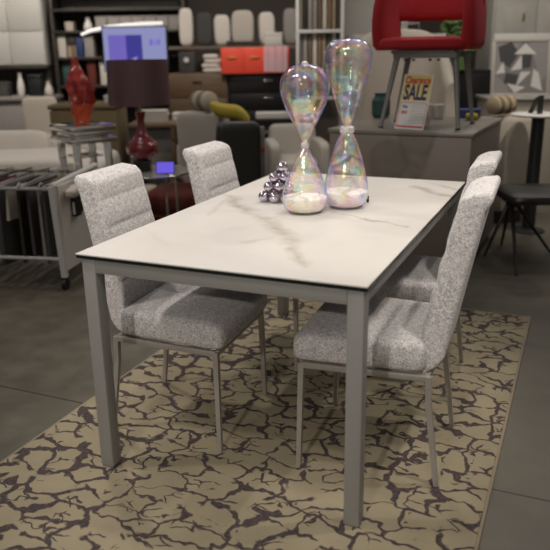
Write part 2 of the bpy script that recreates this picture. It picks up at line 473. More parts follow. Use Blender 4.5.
def obj(name, build, material, parent=None, smooth=30, loc=None, rotz=0.0, label=None):
    bm = bmesh.new(); build(bm)
    bmesh.ops.recalc_face_normals(bm, faces=bm.faces)
    me = bpy.data.meshes.new(name); bm.to_mesh(me); bm.free()
    o = bpy.data.objects.new(name, me); C.objects.link(o)
    me.materials.append(M[material] if isinstance(material, str) else material)
    if smooth:
        for p in me.polygons: p.use_smooth = True
        try: me.set_sharp_from_angle(angle=math.radians(smooth))
        except Exception: pass
    if parent: o.parent = parent
    if loc: o.location = loc
    o.rotation_euler.z = rotz
    if label: o['label'] = label
    return o


def thing(name, label, cat, loc=(0, 0, 0), rotz=0.0, group=None):
    o = bpy.data.objects.new(name, None); C.objects.link(o)
    o.empty_display_size = 0.1
    o.location = loc; o.rotation_euler.z = rotz
    o['label'] = label; o['category'] = cat
    if group: o['group'] = group
    return o


def single(name, label, cat, build, material, loc=(0, 0, 0), rotz=0.0, group=None, smooth=30):
    o = obj(name, build, material, None, smooth, loc, rotz)
    o['label'] = label; o['category'] = cat
    if group: o['group'] = group
    return o


def struct(name, build, material, smooth=0, loc=None, rotz=0.0):
    o = obj(name, build, material, None, smooth, loc, rotz)
    o['kind'] = 'structure'
    return o


def copy_tree(o, parent=None):
    c = o.copy(); C.objects.link(c)
    if parent: c.parent = parent
    for ch in list(o.children): copy_tree(ch, c)
    return c


def text(body, size, material, parent, loc, name='lettering', xscale=1.0, offset=0.0, shear=0.0, align='CENTER'):
    cu = bpy.data.curves.new(name, 'FONT'); cu.body = body; cu.size = size; cu.align_x = align; cu.align_y = 'BOTTOM_BASELINE'
    cu.extrude = 0.0004; cu.offset = offset; cu.shear = shear; cu.resolution_u = 3
    o = bpy.data.objects.new(name, cu); C.objects.link(o); cu.materials.append(M[material])
    me = bpy.data.meshes.new_from_object(o); bpy.data.objects.remove(o); bpy.data.curves.remove(cu)
    me.name = name
    if not me.materials: me.materials.append(M[material])
    o = bpy.data.objects.new(name, me); C.objects.link(o)
    o.parent = parent; o.location = loc; o.rotation_euler = (PI / 2, 0, 0); o.scale = (xscale, 1, 1)
    return o


# ------------------------------------------------------------------ the setting
struct('floor', lambda bm: box2(bm, -14, 12, -8, 16, -0.05, 0.0), 'concrete')
struct('wall_back', lambda bm: box2(bm, -9, 9, 0, 0.15, 0, 4.2), 'wall', loc=aisle(0, 10.6), rotz=TH)
struct('wall_right', lambda bm: box2(bm, 0, 0.15, -4.0, 2.4, 0, 4.2), 'wall_pale', loc=aisle(4.4, 8.2), rotz=TH)

# ------------------------------------------------------------------ rug
RZ = 0.010
rug = thing('area_rug', 'beige area rug with dark branching crackle pattern under the dining set', 'rug', (0, 0.0, 0))
obj('pile', lambda bm: box2(bm, -0.785, 0.775, -1.545, 1.185, 0.0005, RZ, 0.003), 'rug', rug)


def binding(bm):
    for (a, b, c, d) in ((-0.795, -0.784, -1.555, 1.195), (0.774, 0.785, -1.555, 1.195), (-0.784, 0.774, -1.555, -1.544), (-0.784, 0.774, 1.184, 1.195)):
        box2(bm, a, b, c, d, 0.0005, RZ - 0.001, 0.003)
obj('binding', binding, 'rug_edge', rug)

# ------------------------------------------------------------------ dining table
TL, TW, TH_ = 1.610, 0.925, 0.760
tab = thing('dining_table', 'rectangular dining table with white marbled ceramic top and grey metal legs', 'table', (0, 0, RZ))
hz = TH_ - RZ
obj('tabletop', lambda bm: box2(bm, -TW / 2, TW / 2, -TL / 2, TL / 2, hz - 0.005, hz, 0.0012), 'marble', tab, 0, label='white marbled ceramic surface')
obj('under_glass', lambda bm: box2(bm, -TW / 2 + .0005, TW / 2 - .0005, -TL / 2 + .0005, TL / 2 - .0005, hz - 0.015, hz - 0.005, 0.0015), 'black_glass', tab, 0, label='black glass edge under the top')
LW, IN = 0.048, 0.011
for sx in (-1, 1):
    for sy in (-1, 1):
        cx = sx * (TW / 2 - IN - LW / 2); cy = sy * (TL / 2 - IN - LW / 2)
        obj('leg', lambda bm: (box2(bm, cx - LW / 2, cx + LW / 2, cy - LW / 2, cy + LW / 2, 0.004, hz - 0.015, 0.004, 3), box2(bm, cx - LW / 2 + .004, cx + LW / 2 - .004, cy - LW / 2 + .004, cy + LW / 2 - .004, 0, 0.006, 0.001)), 'table_metal', tab)
ax = TW / 2 - IN - LW; ay = TL / 2 - IN - LW
for s in (-1, 1):
    obj('apron', lambda bm: box2(bm, -ax, ax, s * (ay + .034) - .012, s * (ay + .034) + .012, hz - 0.062, hz - 0.016, 0.002), 'table_metal', tab)
    obj('apron', lambda bm: box2(bm, s * (ax + .034) - .012, s * (ax + .034) + .012, -ay, ay, hz - 0.062, hz - 0.016, 0.002), 'table_metal', tab)


# ------------------------------------------------------------------ dining chairs
def back_profile(t):
    """centre line (x,z), front and rear half depth of the backrest at t in 0..1"""
    z = 0.382 + 0.573 * t
    xf = -0.156 - 0.048 * t - 0.064 * t ** 1.5          # front face
    xr = -0.236 - 0.052 * t - 0.058 * t ** 1.2          # rear face
    return xf, xr, z


def build_backrest(bm):
    rings = []
    NT, hw = 110, 0.173
    for i in range(NT + 1):
        t = i / NT
        xf, xr, z = back_profile(t)
        # head roll at the very top, curling to the rear
        if t > 0.90: xr -= 0.010 * math.sin((t - 0.90) / 0.10 * PI * 0.75)
        # round the top and the bottom rear
        w = hw * (1.0 - 0.06 * t)
        if t > 0.942:
            k = (t - 0.942) / 0.058; q = math.sqrt(max(0, 1 - k * k)) * 0.92 + 0.08
            mid = xf * 0.14 + xr * 0.86; xf = mid + (xf - mid) * q; xr = mid + (xr - mid) * q; w -= 0.014 * (1 - q)
        if t < 0.10:
            k = 1 - t / 0.10; xr += 0.034 * k * k
        if t < 0.012: w -= 0.004
        u = (1 - t) * 0.573 / 0.098 + 0.12
        groove = abs(math.sin(u * PI)) ** 0.34 if u > 0.5 else 1.0
        ring = []
        pts = []
        rc = min(0.016, 0.42 * abs(xf - xr))
        # rounded rectangle: front row then rear row
        ys = [-1, -0.985, -0.93, -0.86, -0.80, -0.55, -0.25, 0, 0.25, 0.55, 0.80, 0.86, 0.93, 0.985, 1]
        for yy in ys:
            d = abs(yy)
            rd = 0.0 if d < 0.93 else (d - 0.93) / 0.07
            x = xf - rc * (1 - math.sqrt(max(0, 1 - rd * rd)))
            inner = 1.0 if d < 0.80 else max(0.0, 1 - (d - 0.80) / 0.10)
            x += -0.014 * (1 - groove) * (0.35 + 0.65 * inner) + 0.004 * inner
            pts.append((x, yy * w, z))
        for yy in reversed(ys):
            d = abs(yy); rd = 0.0 if d < 0.93 else (d - 0.93) / 0.07
            x = xr + rc * (1 - math.sqrt(max(0, 1 - rd * rd)))
            pts.append((x, yy * w, z))
        rings.append([Vector(p) for p in pts])
    loft(bm, rings)


def build_seat(bm):
    def warp(p):
        # softly crowned top, front edge rolled down, wider at the front
        f = (p.x / 0.215)
        if p.z > 0: p.z += 0.006 * (1 - f * f) * (1 - (p.y / 0.22) ** 2)
        if f > 0.6: p.z -= 0.016 * ((f - 0.6) / 0.4) ** 2 * (1 if p.z > 0 else 0)
        p.y *= 1.015 + 0.075 * f
        return p
    se(bm, (0.019, 0, 0.434), (0.213, 0.216, 0.055), 0.33, 0.13, 56, 20, warp=warp)


def build_seat_frame(bm):
    for s in (-1, 1):
        bx(bm, (0.000, s * 0.204, 0.370), (0.40, 0.016, 0.020), 0.002, rot=Matrix.Rotation(s * 0.053, 3, 'Z'))
    bx(bm, (0.200, 0, 0.370), (0.016, 0.42, 0.020), 0.002); bx(bm, (-0.200, 0, 0.370), (0.016, 0.38, 0.020), 0.002)
    bx(bm, (0.0, 0, 0.377), (0.36, 0.36, 0.008), 0.001)


def build_chair():
    t = thing('dining_chair', 'x', 'chair')
    obj('seat', build_seat, 'tweed', t)
    obj('backrest', build_backrest, 'tweed', t, 50)
    obj('seat_frame', build_seat_frame, 'chair_metal', t)
    for sy in (-1, 1):
        def front(bm): tube(bm, [(0.207, sy * 0.226, 0.0), (0.200, sy * 0.214, 0.377)], [0.0075, 0.0095], square=True)
        def rear(bm): tube(bm, [(-0.246, sy * 0.200, 0.0), (-0.208, sy * 0.194, 0.28), (-0.204, sy * 0.193, 0.377)], [0.0075, 0.0092, 0.0095], square=True)
        for b_ in (front, rear):
            lg = obj('leg', b_, 'chair_metal', t)
            tip = Vector((0.207, sy * 0.226, 0)) if b_ is front else Vector((-0.246, sy * 0.200, 0))
            obj('foot_glide', lambda bm: bx(bm, (tip.x, tip.y, 0.003), (0.013, 0.013, 0.006), 0.001), 'black', lg)
    return t


CH = build_chair()
spots = [
    ((-0.337, -0.345), 0.06, 'pale tweed dining chair at the left of the table, nearest the fabric swatch trolley'),
    ((-0.318, 0.365), 0.03, 'pale tweed dining chair showing only its backrest past the far left table edge'),
    ((0.363, -0.305), PI + 0.045, 'pale tweed dining chair on the right side, nearest the front right table leg'),
    ((0.304, 0.285), PI + 0.04, 'pale tweed dining chair on the right side, behind the nearer right-hand chair'),
]
for i, ((x, y), rz, lab) in enumerate(spots):
    c = CH if i == 0 else copy_tree(CH)
    c.location = (x, y, RZ + 0.001); c.rotation_euler.z = rz
    c.scale = (0.98, 1, 0.975) if i < 2 else (1, 1, 0.988); c['label'] = lab; c['group'] = 'tweed dining chairs around the table'


# ------------------------------------------------------------------ hourglasses and ball cluster on the table
def smooth_profile(pts, n=8):
    out = []
    P = [pts[0]] + list(pts) + [pts[-1]]
    for i in range(1, len(P) - 2):
        p0, p1, p2, p3 = P[i - 1], P[i], P[i + 1], P[i + 2]
        for k in range(n):
            t = k / n
            f = lambda a, b, c, d: 0.5 * (2 * b + (c - a) * t + (2 * a - 5 * b + 4 * c - d) * t * t + (-a + 3 * b - 3 * c + d) * t ** 3)
            out.append((max(0.0, f(p0[0], p1[0], p2[0], p3[0])), f(p0[1], p1[1], p2[1], p3[1])))
    out.append(pts[-1])
    return out


def hourglass(name, label, loc, prof, sand_top, mt, neck, knob, nub):
    h = thing(name, label, 'hourglass', loc, 0.3, 'glass hourglasses on the table')
    prof = [(a * 1.05, b * 1.012) for a, b in prof]
    P = smooth_profile(prof)
    obj('glass', lambda bm: lathe(bm, P, 56), mt, h, 80)
    sp = [(max(0.0, r - 0.003), z + (0.003 if z < 0.02 else 0)) for r, z in P if z < sand_top and z < neck * 0.6]
    sp.append((sp[-1][0] - 0.001, sand_top)); sp.append((sp[-1][0] * 0.55, sand_top + 0.006)); sp.append((0, sand_top + 0.009))
    obj('sand', lambda bm: lathe(bm, sp, 40, cap=False), 'sand', h, 50, label='white sand in the lower bulb')
    if knob:
        def kb(bm):
            for i in range(3):
                a = i * 2.1
                tube(bm, [(0.021 * math.cos(a + 2 * PI * k / 18), 0.021 * math.sin(a + 2 * PI * k / 18), neck + 0.006 * math.sin(2 * (2 * PI * k / 18) + a)) for k in range(18)], 0.008, 8, closed=True)
        obj('neck_collar', kb, 'frost', h, 60, label='twisted clear glass collar at the waist')
    else:
        obj('neck_collar', lambda bm: lathe(bm, [(0.008, neck - 0.012), (0.015, neck - 0.005), (0.016, neck + 0.003), (0.009, neck + 0.012)], 20), 'frost', h, 60)
    if nub:
        top = prof[-1][1]
        obj('pontil_knob', lambda bm: lathe(bm, [(0.012, top - 0.004), (0.013, top + 0.003), (0.008, top + 0.009), (0, top + 0.011)], 16), 'frost', h, 60)
    return h


hourglass('hourglass', 'shorter iridescent glass hourglass with white sand, beside the silver balls', (-0.004, -0.026, TH_ + .0005),
          [(0.0, 0.001), (0.045, 0.0015), (0.070, 0.014), (0.081, 0.045), (0.078, 0.082), (0.066, 0.122), (0.047, 0.167), (0.026, 0.212), (0.008, 0.240),
           (0.0065, 0.249), (0.010, 0.260), (0.027, 0.296), (0.052, 0.345), (0.074, 0.395), (0.0855, 0.442), (0.082, 0.480), (0.062, 0.511), (0.034, 0.526), (0.0, 0.5295)],
          0.058, 'irid', 0.249, False, True)
hourglass('hourglass', 'taller iridescent glass hourglass with white sand, right of the shorter one', (0.113, 0.114, TH_ + .0005),
          [(0.0, 0.001), (0.045, 0.0015), (0.070, 0.014), (0.081, 0.045), (0.079, 0.085), (0.071, 0.130), (0.056, 0.190), (0.040, 0.240), (0.022, 0.278), (0.012, 0.292),
           (0.0105, 0.302), (0.018, 0.318), (0.034, 0.355), (0.054, 0.420), (0.072, 0.480), (0.0835, 0.535), (0.081, 0.575), (0.065, 0.601), (0.035, 0.612), (0.0, 0.613)],
          0.062, 'irid2', 0.295, True, False)

bc = thing('ball_cluster', 'decorative cluster of small mirror-silver balls beside the hourglasses', 'ornament', (-0.190, 0.108, TH_))
BR = 0.0225
balls = [(-0.040, 0.000, .0225), (0.003, -0.022, .0225), (0.046, -0.030, .0225), (-0.018, 0.042, .0225), (0.026, 0.028, .0225), (0.070, 0.034, .0225), (0.086, -0.010, .0225),
         (-0.018, 0.012, .058), (0.024, 0.000, .060), (0.062, 0.002, .058), (0.046, 0.044, .060), (0.004, 0.046, .060),
         (0.004, 0.024, .094), (0.044, 0.020, .095), (0.027, 0.052, .100), (0.036, 0.034, .134)]
c_, s_ = math.cos(TH), math.sin(TH)
for (lat, fw, z) in balls:
    x, y = lat * c_ - fw * s_, lat * s_ + fw * c_
    obj('ball', lambda bm: (lathe(bm, [(BR * math.sin(PI * k / 16), -BR * math.cos(PI * k / 16)) for k in range(17)], 24, (x, y, max(z, BR)), cap=False)), 'chrome_ball', bc, 80)
obj('wire', lambda bm: tube(bm, [(0.0, 0.01, 0.02), (0.0, 0.02, 0.06), (0.005, 0.03, 0.10), (0.008, 0.035, 0.13)], 0.004), 'black', bc)
single('tag_clip', 'small black clip lying at the right foot of the taller hourglass', 'clip', lambda bm: (bx(bm, (0, 0, 0.008), (0.010, 0.022, 0.016), 0.003), bx(bm, (0.002, 0.012, 0.018), (0.006, 0.012, 0.012), 0.002)), 'black', (0.170, 0.222, TH_ + .0005), 0.3)


# ------------------------------------------------------------------ taupe platform with red chair and sale sign
PZ = 0.868
plat = thing('display_cabinet', 'low taupe lacquered cabinet serving as a display stand behind the table', 'cabinet', (0.345, 1.78, 0), -0.05)
obj('body', lambda bm: box2(bm, -0.88, 0, 0.0, 1.02, 0.06, PZ - 0.026, 0.004), 'taupe', plat)
obj('top', lambda bm: box2(bm, -0.89, 0.008, -0.01, 1.03, PZ - 0.024, PZ, 0.003), 'taupe_top', plat)
obj('plinth', lambda bm: box2(bm, -0.86, -0.02, 0.03, 1.0, 0, 0.06), 'dark_wood', plat)
obj('front_panel', lambda bm: box2(bm, -0.878, -0.002, -0.008, 0.0, 0.062, PZ - 0.028, 0.002), 'taupe', plat)

rc = thing('tub_chair', 'red upholstered tub chair on grey metal legs standing on the taupe cabinet', 'chair', (0.005, 2.12, PZ), -0.02)
obj('seat', lambda bm: se(bm, (0.004, 0, 0.500), (0.276, 0.275, 0.040), 0.5, 0.3, 40, 12), 'red_fabric', rc)


def red_arm(s):
    def f(bm):
        rings = []
        for k in range(13):
            t = k / 12
            z = 0.462 + 0.35 * t
            x = s * (0.258 + 0.022 * math.sin(t * PI * 0.55) - 0.030 * t * t)
            hx = 0.047 - 0.012 * t + (0.004 if 0 < k < 12 else -0.02)
            yf = -0.225 - 0.03 * math.sin(t * PI); yb = 0.22
            rings.append([Vector((x + hx * sgnpow(math.cos(a), 0.6), (yf + yb) / 2 + (yb - yf) / 2 * sgnpow(math.sin(a), 0.5), z)) for a in [2 * PI * i / 28 for i in range(28)]])
        loft(bm, rings)
    return f
for s in (-1, 1): obj('armrest', red_arm(s), 'red_fabric', rc, 60)


def red_back(bm):
    rings = []
    for k in range(25):
        a = PI * k / 24
        cx, cy = 0.266 * math.cos(a), 0.02 + 0.27 * math.sin(a)
        nx, ny = math.cos(a), math.sin(a)
        ring = []
        for j in range(20):
            b = 2 * PI * j / 20
            d = 0.038 * sgnpow(math.cos(b), 0.7); z = 0.775 + 0.138 * sgnpow(math.sin(b), 0.5)
            lean = 0.06 * (z - 0.64) / 0.27
            ring.append(Vector((cx + nx * (d + lean * 0.3), cy + ny * (d + lean), z)))
        rings.append(ring)
    loft(bm, rings)
obj('backrest', red_back, 'red_fabric', rc, 60)


def red_base(bm):
    bx(bm, (0, -0.02, 0.452), (0.38, 0.34, 0.018), 0.003)
    bx(bm, (0.015, -0.185, 0.432), (0.38, 0.012, 0.032), 0.002); bx(bm, (0.015, 0.155, 0.432), (0.38, 0.012, 0.036), 0.002)
    bx(bm, (0, -0.02, 0.47), (0.20, 0.22, 0.024), 0.002)
obj('base_frame', red_base, 'grey_metal', rc)
for (fx, fy, tx, ty) in ((-0.240, -0.185, -0.155, -0.150), (0.237, -0.185, 0.190, -0.150), (0.258, 0.20, 0.20, 0.15), (-0.245, 0.20, -0.160, 0.15)):
    lg = obj('leg', lambda bm: tube(bm, [(fx, fy, 0.008), (tx, ty, 0.445)], [0.012, 0.020], 12), 'grey_metal', rc, 60)
    obj('foot_glide', lambda bm: lathe(bm, [(0.012, 0), (0.015, 0.003), (0.014, 0.012)], 12, (fx, fy, 0)), 'black', lg)
for bxp in (-0.10, -0.05, 0.05, 0.10):
    obj('bolt', lambda bm: lathe(bm, [(0.009, -0.012), (0.010, 0.0)], 8, (bxp, -0.186, 0.412)), 'black', rc)

# sale sign: leans back against its own strut
sg = thing('sale_sign', 'small white and yellow clearance sale sign standing under the red chair', 'sign', (-0.050, 1.885, PZ + .001), -0.345)
SW, SH = 0.205, 0.335
face = obj('panel', lambda bm: box2(bm, -SW / 2, SW / 2, -0.0015, 0.0015, 0, SH), 'sign_white', sg, 0)
obj('yellow_field', lambda bm: box2(bm, -SW / 2 + .006, SW / 2 - .006, -0.0026, -0.0016, SH * 0.52, SH - .006), 'sign_yellow', face, 0)
text('Clearance', 0.060, 'sign_red', face, (0, -0.0032, SH * 0.835), xscale=0.72, offset=0.0016)
text('SALE', 0.128, 'sign_navy', face, (-0.002, -0.0032, SH * 0.545), xscale=0.60, offset=0.0042)


def red_rules(bm):
    x0, x1, z0, z1 = -SW / 2 + .008, SW / 2 - .008, 0.012, SH * 0.49
    for (a, b, c, d) in ((x0, x1, z0, z0 + .010), (x0, x1, z1 - .003, z1), (x0, x0 + .003, z0, z1), (x1 - .003, x1, z0, z1)):
        box2(bm, a, b, -0.0026, -0.0016, c, d)
obj('red_border', red_rules, 'sign_red', face, 0)
text('Was', 0.026, 'sign_navy', face, (-0.055, -0.0032, SH * 0.385), xscale=0.8, offset=0.0006)
text('SALE', 0.024, 'sign_red', face, (-0.055, -0.0032, SH * 0.285), xscale=0.8, offset=0.0008)


def scribble(bm):
    for i in range(7):
        z = SH * 0.43 - i * 0.018
        pts = [(-0.012 + 0.012 * k, -0.0030, z + 0.0022 * math.sin(k * 2.3 + i * 1.7) + 0.0012 * k) for k in range(9)]
        tube(bm, pts, 0.0011, 5)
obj('handwriting', scribble, 'sign_grey', face, 0, label='grey handwritten lines')
obj('strut', lambda bm: bx(bm, (0, 0.152, 0.145), (0.05, 0.003, 0.30), 0, rot=Matrix.Rotation(0.40, 3, 'X')), 'pale_film', sg, 0)
face.rotation_euler.x = -0.30

# ------------------------------------------------------------------ black stool, right
st = thing('swivel_chair', 'black padded swivel chair on splayed thin legs at the right edge', 'chair', aisle(1.70, 4.58), TH)


def stool_seat(bm): se(bm, (0, 0, 0.428), (0.235, 0.23, 0.040), 0.5, 0.35, 36, 10)
obj('seat', stool_seat, 'black_leather', st)
obj('hub', lambda bm: lathe(bm, [(0.022, 0.335), (0.030, 0.345), (0.030, 0.385), (0.06, 0.392)], 16, (-0.16, 0, 0)), 'black', st)
for (lx, ly) in ((-0.30, 0.02), (-0.225, -0.41), (0.16, 0.07), (-0.10, 0.30)):
    obj('leg', lambda bm: tube(bm, [(-0.16, 0, 0.372), (-0.16 + (lx + .16) * .16, ly * .16, 0.352), (lx, ly, 0.012)], [0.015, 0.014, 0.009], 8), 'black', st)

# ------------------------------------------------------------------ barrel armchair, roll pillow, pedestal table, right
ba = thing('barrel_chair', 'pale beige barrel armchair behind the right end of the taupe cabinet', 'armchair', aisle(1.80, 5.78), TH + PI + 0.30)


def barrel(bm):
    rings = []
    for k in range(29):
        a = -0.35 + (PI + 0.7) * k / 28
        r0, r1 = 0.19, 0.265
        ring = []
        top = 0.815 + 0.03 * math.sin(a)
        prof = [(r1 - .03, 0.10), (r1, 0.14), (r1, top - .05), (r1 - .02, top - .012), (r1 - .05, top), (r0 + .02, top - .012), (r0, top - .05), (r0, 0.14), (r0 + .03, 0.10)]
        rings.append([Vector((r * math.cos(a), r * math.sin(a), z)) for r, z in prof])
    loft(bm, rings)
obj('shell', barrel, 'beige_fabric', ba, 50)
obj('seat_cushion', lambda bm: se(bm, (0, -0.02, 0.40), (0.185, 0.185, 0.09), 0.45, 0.4), 'beige_fabric', ba)
obj('base', lambda bm: lathe(bm, [(0.22, 0.0), (0.23, 0.02), (0.23, 0.11)], 32), 'dark_wood', ba)


def roll_builder(L, r):
    def f(bm):
        prof = [(0, -L / 2 - r * .25), (r * .6, -L / 2 - r * .15), (r * .92, -L / 2), (r, -L / 2 + .03)]
        n = int(L / 0.025)
        for k in range(n + 1):
            z = -L / 2 + .03 + (L - .06) * k / n
            prof.append((r * (1 + 0.05 * math.sin(k * PI)) - (0.010 if k % 2 else 0), z))
        prof += [(r, L / 2 - .03), (r * .92, L / 2), (r * .6, L / 2 + r * .15), (0, L / 2 + r * .25)]
        lathe(bm, prof, 24, cap=False)
        bmesh.ops.rotate(bm, verts=bm.verts, cent=(0, 0, 0), matrix=Matrix.Rotation(PI / 2, 3, 'Y'))
    return f
single('bolster_pillow', 'rope-textured tan bolster lying on the arm of the beige barrel chair', 'pillow', roll_builder(0.21, 0.07), 'rope', aisle(1.735, 5.56, 0.918), TH + 0.6)

pt = thing('pedestal_table', 'small round pale pedestal table with black column beside the black swivel chair', 'side table', aisle(1.93, 5.3), TH)
obj('top', lambda bm: lathe(bm, [(0, 0.858), (0.185, 0.858), (0.197, 0.864), (0.197, 0.872), (0.19, 0.876), (0, 0.876)], 44, cap=False), 'white_panel', pt)
obj('column', lambda bm: lathe(bm, [(0.048, 0.02), (0.046, 0.858)], 20), 'black', pt)
obj('base', lambda bm: lathe(bm, [(0.12, 0.0), (0.12, 0.01), (0.10, 0.018), (0.05, 0.026)], 36), 'black', pt)
ez = thing('tabletop_easel', 'small black folded card holder on the round pedestal table', 'holder', aisle(1.90, 5.28, 0.877), TH + 0.5)
obj('front_plate', lambda bm: bx(bm, (0, -0.035, 0.062), (0.055, 0.006, 0.135), 0.001, rot=None), 'black', ez)
obj('rear_leg', lambda bm: bx(bm, (0.0, 0.02, 0.058), (0.05, 0.005, 0.13), 0.001, rot=Matrix.Rotation(0.5, 3, 'X')), 'black', ez)

# framed geometric picture leaning on a pale console
cs = thing('low_console', 'pale low console under the framed geometric picture', 'console', aisle(2.36, 6.65), TH)
obj('body', lambda bm: box2(bm, -0.42, 0.75, -0.16, 0.30, 0.10, 0.885, 0.006), 'beige_fabric', cs)
obj('top', lambda bm: box2(bm, -0.44, 0.77, -0.18, 0.32, 0.887, 0.91, 0.004), 'white_panel', cs)
for a in (-0.38, 0.71):
    obj('leg', lambda bm: box2(bm, a - .02, a + .02, -0.12, 0.26, 0, 0.10), 'white_panel', cs)
pic = thing('framed_picture', 'framed grey and white geometric triangle picture leaning on the pale console', 'picture', aisle(2.20, 6.56, 0.912), TH - 0.10)
PW, PH = 0.51, 0.50
pp = obj('frame', lambda bm: [box2(bm, a, b, -0.012, 0.012, c, d, 0.002) for (a, b, c, d) in ((-PW / 2, PW / 2, 0, .028), (-PW / 2, PW / 2, PH - .028, PH), (-PW / 2, -PW / 2 + .028, .028, PH - .028), (PW / 2 - .028, PW / 2, .028, PH - .028))], 'grey_fabric', pic)
iw, ih = PW / 2 - .028, PH - .056
obj('canvas', lambda bm: box2(bm, -iw, iw, -0.006, 0.006, .028, PH - .028), 'art_mid', pp, 0)


def tri(col, pts, d):
    obj('painted_shape', lambda bm: prism(bm, [(-iw + x * 2 * iw, .028 + z * ih) for x, z in pts], -0.0063 - d, -0.0060), col, pp, 0)
tri('art_soft', [(0, 1), (.5, 1), (.15, .45), (0, .3)], .0001)
tri('art_soft', [(.62, 1), (1, 1), (1, .35), (.86, .2), (.78, .55)], .0001)
tri('art_soft', [(0, 0), (.32, 0), (.2, .2), (0, .38)], .0001)
tri('art_dark', [(.05, .9), (.30, 1), (.45, .78), (.28, .5), (.10, .62)], .0002)
tri('art_dark', [(.18, .20), (.40, .12), (.46, .36), (.22, .40)], .0002)
tri('art_dark', [(.52, .82), (.70, .74), (.68, .50), (.52, .48)], .0002)
tri('art_light', [(.36, .76), (.78, .76), (.57, .97)], .0003)
tri('art_light', [(.30, .44), (.52, .48), (.50, .74)], .0003)
tri('art_light', [(.42, .14), (.50, .42), (.70, .42)], .0003)
tri('art_light', [(.02, .38), (.16, .62), (.20, .40)], .0003)
tri('art_light', [(.24, .20), (.60, .12), (.40, -.0 + .01)], .0003)
tri('art_light', [(.70, .14), (.92, .05), (.84, .40), (.74, .48)], .0003)
pp.rotation_euler.x = -0.16
pic2 = single('picture_backing', 'larger pale board leaning behind the framed geometric picture', 'board', lambda bm: bx(bm, (0, 0, 0.27), (0.66, 0.015, 0.54), 0.003, rot=Matrix.Rotation(-0.12, 3, 'X')), 'white_panel', aisle(2.33, 6.74, 0.9115), TH - 0.08)

# wardrobe doors behind
wd = thing('wardrobe', 'tall warm grey panelled wardrobe at the right behind the geometric picture', 'wardrobe', aisle(2.22, 7.6), TH)
obj('body', lambda bm: box2(bm, 0, 1.95, 0.02, 0.55, 0.0, 2.5, 0.006), 'wardrobe', wd)
for k, (a, b) in enumerate(((0.02, 0.42), (0.44, 1.18), (1.20, 1.93))):
    dr = obj('door', lambda bm: (box2(bm, a, b, 0.0, 0.02, 0.05, 2.45, 0.004), box2(bm, a + .09, b - .09, -0.008, 0.0, 1.35, 1.72, 0.003), box2(bm, a + .09, b - .09, -0.008, 0.0, 0.12, 1.25, 0.003), box2(bm, a + .09, b - .09, -0.008, 0.0, 1.82, 2.38, 0.003)), 'wardrobe', wd)
    if k == 0: obj('handle', lambda bm: bx(bm, (0.30, -0.012, 1.62), (0.02, 0.02, 0.08), 0.004), 'brass', dr)
dk = single('dark_cupboard', 'dark narrow cupboard seen between the red chair and the grey wardrobe', 'cupboard', lambda bm: (box2(bm, -0.22, 0.22, 0, 0.4, 0, 1.12, 0.004), box2(bm, -0.20, -0.01, -0.012, 0, 0.06, 1.08, 0.003), box2(bm, 0.01, 0.20, -0.012, 0, 0.06, 1.08, 0.003)), 'black_lacquer', aisle(1.97, 7.4), TH)
gp = single('green_plant', 'patch of green foliage seen through the red chair', 'plant', lambda bm: [se(bm, (random.uniform(-.16, .16), random.uniform(-.1, .1), 0.18 + random.uniform(0, .32)), (.05, .05, .016), 1, 1, 10, 6, rot=Matrix.Rotation(random.uniform(0, 6), 3, 'Z') @ Matrix.Rotation(random.uniform(-1, 1), 3, 'X')) for _ in range(70)] and (lathe(bm, [(0.09, 0), (0.12, 0.16)], 18), tube(bm, [(0, 0, .1), (0.01, 0, .4)], .012)), 'green', aisle(1.86, 7.42, 1.125), TH)
bs = thing('tub_sofa', 'grey-beige upholstered tub sofa behind the taupe cabinet and red chair', 'sofa', aisle(1.12, 6.30), TH + PI)


def tub(bm):
    rings = []
    for k in range(25):
        a = PI * 1.06 * k / 24 - PI * 0.03
        px, py = 0.40 * sgnpow(math.cos(a), 0.55), -0.38 * sgnpow(math.sin(a), 0.55)
        top = 1.06 + 0.44 * math.sin(max(0, min(PI, a))) ** 0.6
        nx, ny = math.cos(a), -math.sin(a)
        ring = []
        for (d, z) in ((-.05, .12), (.03, .12), (.05, .2), (.05, top - .06), (.03, top - .01), (0, top), (-.04, top - .02), (-.06, top - .08)):
            ring.append(Vector((px + nx * d, py + ny * d, z)))
        rings.append(ring)
    loft(bm, rings)
obj('shell', lambda bm: tub(bm), 'beige_fabric', bs, 50)
obj('seat_cushion', lambda bm: se(bm, (0, 0.05, 0.48), (0.36, 0.36, 0.12), 0.45, 0.3), 'beige_fabric', bs)
obj('base', lambda bm: box2(bm, -0.38, 0.38, -0.36, 0.38, 0, 0.14, 0.01), 'dark_wood', bs)
hb = single('wire_frame', 'small dark square wire frame behind the top of the grey tub sofa', 'frame', lambda bm: tube(bm, [(-0.10, 0, 0.02), (0.10, 0, 0.02), (0.09, 0, 0.10), (-0.09, 0, 0.10)], 0.009, 6, closed=True), 'grey_metal', aisle(1.26, 6.95, 1.452), TH)
hc = single('pale_cabinet', 'pale tall cabinet rising behind the grey tub sofa', 'cabinet', lambda bm: (box2(bm, -0.42, 0.42, 0.02, 0.5, 0, 1.46, 0.006), box2(bm, -0.40, -0.01, 0, 0.02, 0.05, 1.42, 0.004), box2(bm, 0.01, 0.40, 0, 0.02, 0.05, 1.42, 0.004)), 'wall_pale', aisle(1.17, 6.85), TH)
for k in range(2):
    single('paper_roll', ('left', 'right')[k] + ' one of two white rolls standing behind the sale sign', 'roll', lambda bm: lathe(bm, [(0.010, 0), (0.030, 0.001), (0.033, 0.005), (0.033, 0.094), (0.030, 0.099), (0.010, 0.10)], 24), 'ceramic', (-0.075 + k * 0.070, 2.60 + k * 0.01, PZ + .001), 0, 'white rolls behind the sale sign')
